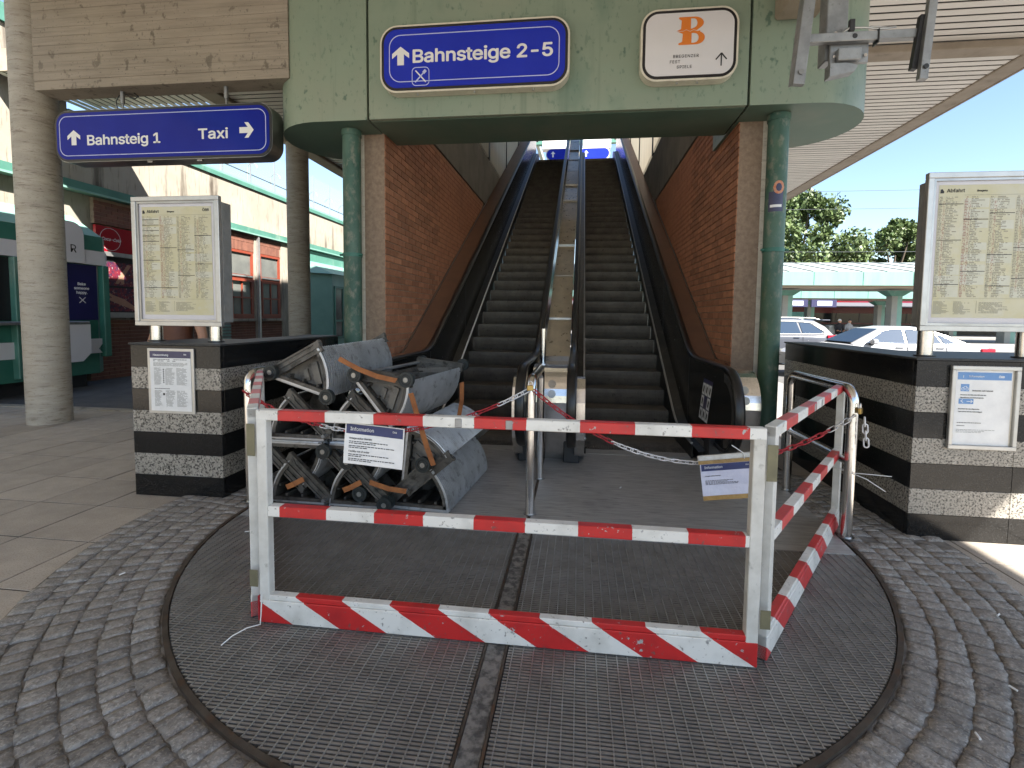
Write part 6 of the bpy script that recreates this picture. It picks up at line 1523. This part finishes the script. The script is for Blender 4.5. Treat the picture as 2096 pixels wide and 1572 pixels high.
for k in range(3):
    x0 = -14 + k * 26.6 + 8
    bd = obj('coach_body', MB().prism([(-1.4, -.1), (1.4, -.1), (1.45, 1.5), (1.42, 2.55), (1.2, 3.0), (.7, 3.25), (-.7, 3.25), (-1.2, 3.0), (-1.42, 2.55), (-1.45, 1.5)], lambda u, v, t: (t, 53 + u, v), x0, x0 + 26), 'train_red', tn)
    obj('lower_skirt', MB().box(x0, x0 + 26, 51.53, 51.56, -.35, .95), 'train_dark', tn); obj('roof_band', MB().box(x0, x0 + 26, 51.55, 51.8, 2.60, 3.05), 'train_grey', tn)
    obj('window_band', MB().box(x0 + 2.2, x0 + 19, 51.525, 51.545, 1.10, 2.0), 'pane_dark', tn); obj('gangway', MB().box(x0 + 26.02, x0 + 26.58, 51.7, 54.3, .0, 3.0), 'ink', tn)
    for q in range(8): obj('window_bar', MB().box(x0 + 4.2 + q * 2.1, x0 + 4.3 + q * 2.1, 51.515, 51.524, 1.10, 2.0), 'train_dark', tn)
bn = thing('platform_bench', 'row of grey metal seats on the nearer platform', 'bench', (17.0, 33, .06))
for k in range(4):
    x = 16.35 + k * .55; st_ = obj('seat', MB().cbox(x, x + .48, 32.8, 33.25, .47, .51, .01), 'galvanised', bn); obj('seat_back', MB().cbox(x, x + .48, 33.22, 33.27, .52, .95, .01), 'galvanised', st_)
obj('beam', MB().box(16.3, 18.6, 33.0, 33.08, .40, .465), 'galvanised', bn)
for x in (16.5, 18.3): obj('leg', MB().box(x, x + .06, 32.85, 33.2, .06, .40), 'galvanised', bn)
lb_ = thing('litter_bin', 'pale square litter bin beside the seated people on the platform', 'bin', (15.75, 33.2, .06)); obj('body', MB().cbox(15.55, 15.95, 33, 33.4, .06, .95, .02), 'platform_post', lb_); obj('lid', MB().cbox(15.53, 15.97, 32.98, 33.42, .955, 1.0, .01), 'alu_frame', lb_)

# ------------------------------------------------------------------ people
def human(label, verts, edges, radii, cloth, loc, extras=()):
    me = bpy.data.meshes.new('body'); me.from_pydata(verts, edges, []); o = bpy.data.objects.new('body_tmp', me); COL.objects.link(o)
    sk = o.modifiers.new('skin', 'SKIN'); sk.use_smooth_shade = True
    for i, r_ in enumerate(radii): me.skin_vertices[0].data[i].radius = (r_, r_)
    me.skin_vertices[0].data[0].use_root = True
    o.modifiers.new('sub', 'SUBSURF').levels = 2
    dg = bpy.context.evaluated_depsgraph_get(); m2 = bpy.data.meshes.new_from_object(o.evaluated_get(dg)); bpy.data.objects.remove(o)
    p = thing('person', label, 'person', loc)
    b = bpy.data.objects.new('body', m2); COL.objects.link(b); b.parent = p; m2.materials.clear(); m2.materials.append(MATS[cloth])
    return p
def ball(nm, p, c, r, m, sc=(1, 1, 1)):
    mb = MB(); vs = []; F = []; n, k = 12, 8
    for i in range(k + 1):
        th = math.pi * i / k
        for j in range(n): a = 2 * math.pi * j / n; vs.append((c[0] + r * sc[0] * math.sin(th) * math.cos(a), c[1] + r * sc[1] * math.sin(th) * math.sin(a), c[2] + r * sc[2] * math.cos(th)))
    for i in range(k):
        for j in range(n): F.append((i * n + j, (i + 1) * n + j, (i + 1) * n + (j + 1) % n, i * n + (j + 1) % n))
    return obj(nm, mb.add(vs, F, True), m, p, local=True)
SV = [(0, 0, .52), (0, -.02, .75), (0, -.06, 1.0), (0, -.10, 1.12), (0, -.14, 1.26), (.10, -.05, .52), (.12, -.45, .54), (.12, -.50, .10), (.12, -.62, .05), (-.10, -.05, .52), (-.12, -.45, .54), (-.12, -.42, .10), (-.12, -.54, .05),
      (.18, -.06, 1.0), (.24, -.14, .76), (.10, -.40, .66), (-.18, -.06, 1.0), (-.24, -.14, .76), (-.10, -.40, .66)]
SE = [(0, 1), (1, 2), (2, 3), (3, 4), (0, 5), (5, 6), (6, 7), (7, 8), (0, 9), (9, 10), (10, 11), (11, 12), (2, 13), (13, 14), (14, 15), (2, 16), (16, 17), (17, 18)]
SR = [.14, .14, .15, .055, .095, .10, .075, .05, .05, .10, .075, .05, .05, .07, .05, .035, .07, .05, .035]
for x, cl, lb, cap in ((16.05, 'cloth_dark', 'person in black with a white cap sitting at the end of the platform bench', 'cap_white'), (16.62, 'cloth_grey', 'person in grey sitting on the platform bench next to the one in black', 'hair_dark')):
    p = human(lb, SV, SE, SR, cl, (x, 32.95, .02), ())
    ball('head', p, (0, -.15, 1.26), .10, 'skin', (.9, 1, 1.15)); ball('cap' if cap == 'cap_white' else 'hair', p, (0, -.13, 1.31), .105, cap, (.95, 1.05, .85))
    for s in (-1, 1): ball('forearm', p, (s * .17, -.29, .69), .05, 'skin', (1, 2.6, .9)); ball('hand', p, (s * .09, -.42, .655), .045, 'skin', (1, 1.2, .6))
pc = thing('suitcase', 'small dark suitcase standing in front of the seated person in black', 'suitcase', (16.45, 32.3, .06)); obj('shell', MB().cbox(16.3, 16.6, 32.2, 32.4, .10, .62, .03), 'car_trim', pc); obj('handle', MB().tube([(16.37, 32.3, .62), (16.37, 32.3, .95), (16.53, 32.3, .95), (16.53, 32.3, .62)], .012, 6), 'alu_frame', pc)
# standing person behind the left timetable board, seen only between its posts
HV = [(0, 0, .96), (0, .0, 1.15), (0, 0, 1.38), (0, 0, 1.52), (0, -.01, 1.66), (.10, 0, .90), (.11, -.01, .50), (.11, .02, .08), (.11, -.13, .04), (-.10, 0, .90), (-.11, -.01, .50), (-.11, .02, .08), (-.11, -.13, .04), (.20, 0, 1.40), (-.20, 0, 1.40)]
HE = [(0, 1), (1, 2), (2, 3), (3, 4), (0, 5), (5, 6), (6, 7), (7, 8), (0, 9), (9, 10), (10, 11), (11, 12), (2, 13), (2, 14)]
HR = [.145, .13, .15, .055, .10, .10, .07, .05, .05, .10, .07, .05, .05, .065, .065]
pp = human('person in brown leather clothing standing behind the left timetable board', HV, HE, HR, 'leather', (-4.06, 4.55, 0))
for s in (-1, 1):
    mb = MB(); P = [(s * .21, 0, 1.40), (s * .27, .02, 1.14), (s * .31, -.06, .90), (s * .31, -.09, .82)]; mb.tube(P, .04, 10, radii=[.055, .045, .033, .028]); ar = obj('arm', mb, 'skin', pp, local=True)
    for f in range(5):
        b = Vector((s * .31, -.09, .82)); dx = (f - 2) * .017
        q = [b + Vector((dx * .6, 0, .0)), b + Vector((dx, -.012, -.05)), b + Vector((dx * 1.1, -.03, -.085 + abs(f - 2) * .006))] if f else [b + Vector((-.03, -.01, -.01)), b + Vector((-.045, -.03, -.045)), b + Vector((-.04, -.045, -.065))]
        mb = MB().tube(q, .009, 6); obj('finger', mb, 'skin', ar, local=True)
ball('head', pp, (0, -.02, 1.68), .105, 'skin', (.88, 1, 1.2)); ball('hair', pp, (0, .0, 1.72), .112, 'hair_dark', (.92, 1.02, 1.0))
for z in (1.22, 1.16, 1.10, 1.04, .98): ball('button', pp, (-.10, -.135, z), .013, 'white_print', (1, .5, 1))

# ------------------------------------------------------------------ trees, wires
def tree(label, x, y, h, r, seed, n):
    t = thing('tree', label, 'tree', (x, y, -.27), group='trees beyond the railway'); rg = random.Random(seed)
    mb = MB(); mb.tube([(0, 0, 0), (.1, 0, h * .2), (-.1, .1, h * .42), (.1, 0, h * .7)], .4, 10, radii=[h * .035, h * .028, h * .020, h * .006])
    clumps = []
    for i in range(34):
        th = rg.uniform(0, 2 * math.pi); v = rg.uniform(-.9, 1); q = math.sqrt(1 - v * v) * rg.uniform(.55, 1)
        c = Vector((r * q * math.cos(th), r * q * math.sin(th), h * .60 + h * .36 * v)); clumps.append((c, rg.uniform(.20, .36) * r))
        if i % 3 == 0: mb.tube([(0, 0, h * rg.uniform(.25, .5)), c * .5 + Vector((0, 0, h * .2)), c], .1, 6, radii=[h * .012, h * .008, .03])
    obj('trunk', mb, 'bark', t, local=True)
    mb = MB()
    for i in range(n):
        c, cr = rg.choice(clumps); d = Vector((rg.gauss(0, 1), rg.gauss(0, 1), rg.gauss(0, .8))); d = d.normalized() * cr * rg.uniform(.3, 1.08) ** .6
        p = c + d; s = rg.uniform(.16, .36); a = Vector((rg.gauss(0, 1), rg.gauss(0, 1), rg.gauss(0, 1))).normalized(); b = a.cross(Vector((rg.gauss(0, 1), rg.gauss(0, 1), rg.gauss(0, 1)))).normalized()
        mb.add([p - a * s, p + b * s * .55, p + a * s, p - b * s * .55], [(0, 1, 2, 3)])
    obj('crown', mb, 'leaf', t, local=True)
tree('tall broad tree right behind the green downpipe, beyond the platforms', 25.5, 62, 15.9, 6.3, 3, 15000)
tree('smaller rounded tree left of the right timetable board, beyond the platforms', 35.8, 62, 13.0, 3.6, 5, 9000)
tree('low tree half hidden by the right timetable board', 40.8, 64, 11.6, 3.2, 8, 7000)
for k, (z0, z1, lb) in enumerate(((9.95, 10.0, 'uppermost overhead wire crossing the sky at the right'), (8.75, 8.85, 'middle overhead wire crossing the sky at the right'), (5.9, 6.0, 'lowest overhead wire between the trees'))):
    tag(obj('overhead_wire', MB().tube([(-6 + 12 * i, 36, z0 + (z1 - z0) * i / 6 + .04 * ((i - 3) ** 2) / 3) for i in range(7)], .014, 5), 'wire'), lb, 'wire', 'overhead wires')

# ------------------------------------------------------------------ litter
for (x, y, a, lb) in ((-2.02, 2.75, 20, 'cigarette stub on the left cobbles near the granite wall'), (-2.32, 2.2, 70, 'cigarette stub on the left cobbles beside the paving slabs'), (1.62, 1.95, 110, 'cigarette stub nearest the right picture edge on the cobbles'), (1.95, 2.45, 40, 'cigarette stub on the right cobbles beside the sunlit slabs'), (.35, 3.9, 60, 'cigarette stub on the metal landing plate in front of the right escalator'), (1.32, 1.70, 80, 'cigarette stub on the right cobbles close to the grating rim')):
    d = Vector((math.cos(R(a)), math.sin(R(a)), 0)) * .013; z = .0265
    if math.hypot(x - CX, y - CY) > 2.6: z = .004
    if y > 3.5: z = .031
    tag(obj('litter_scrap', MB().cyl(Vector((x, y, z)) - d, Vector((x, y, z)) + d, .0038, 8), 'paper', origin=(x, y, z)), lb, 'litter', 'cigarette stubs on the ground')
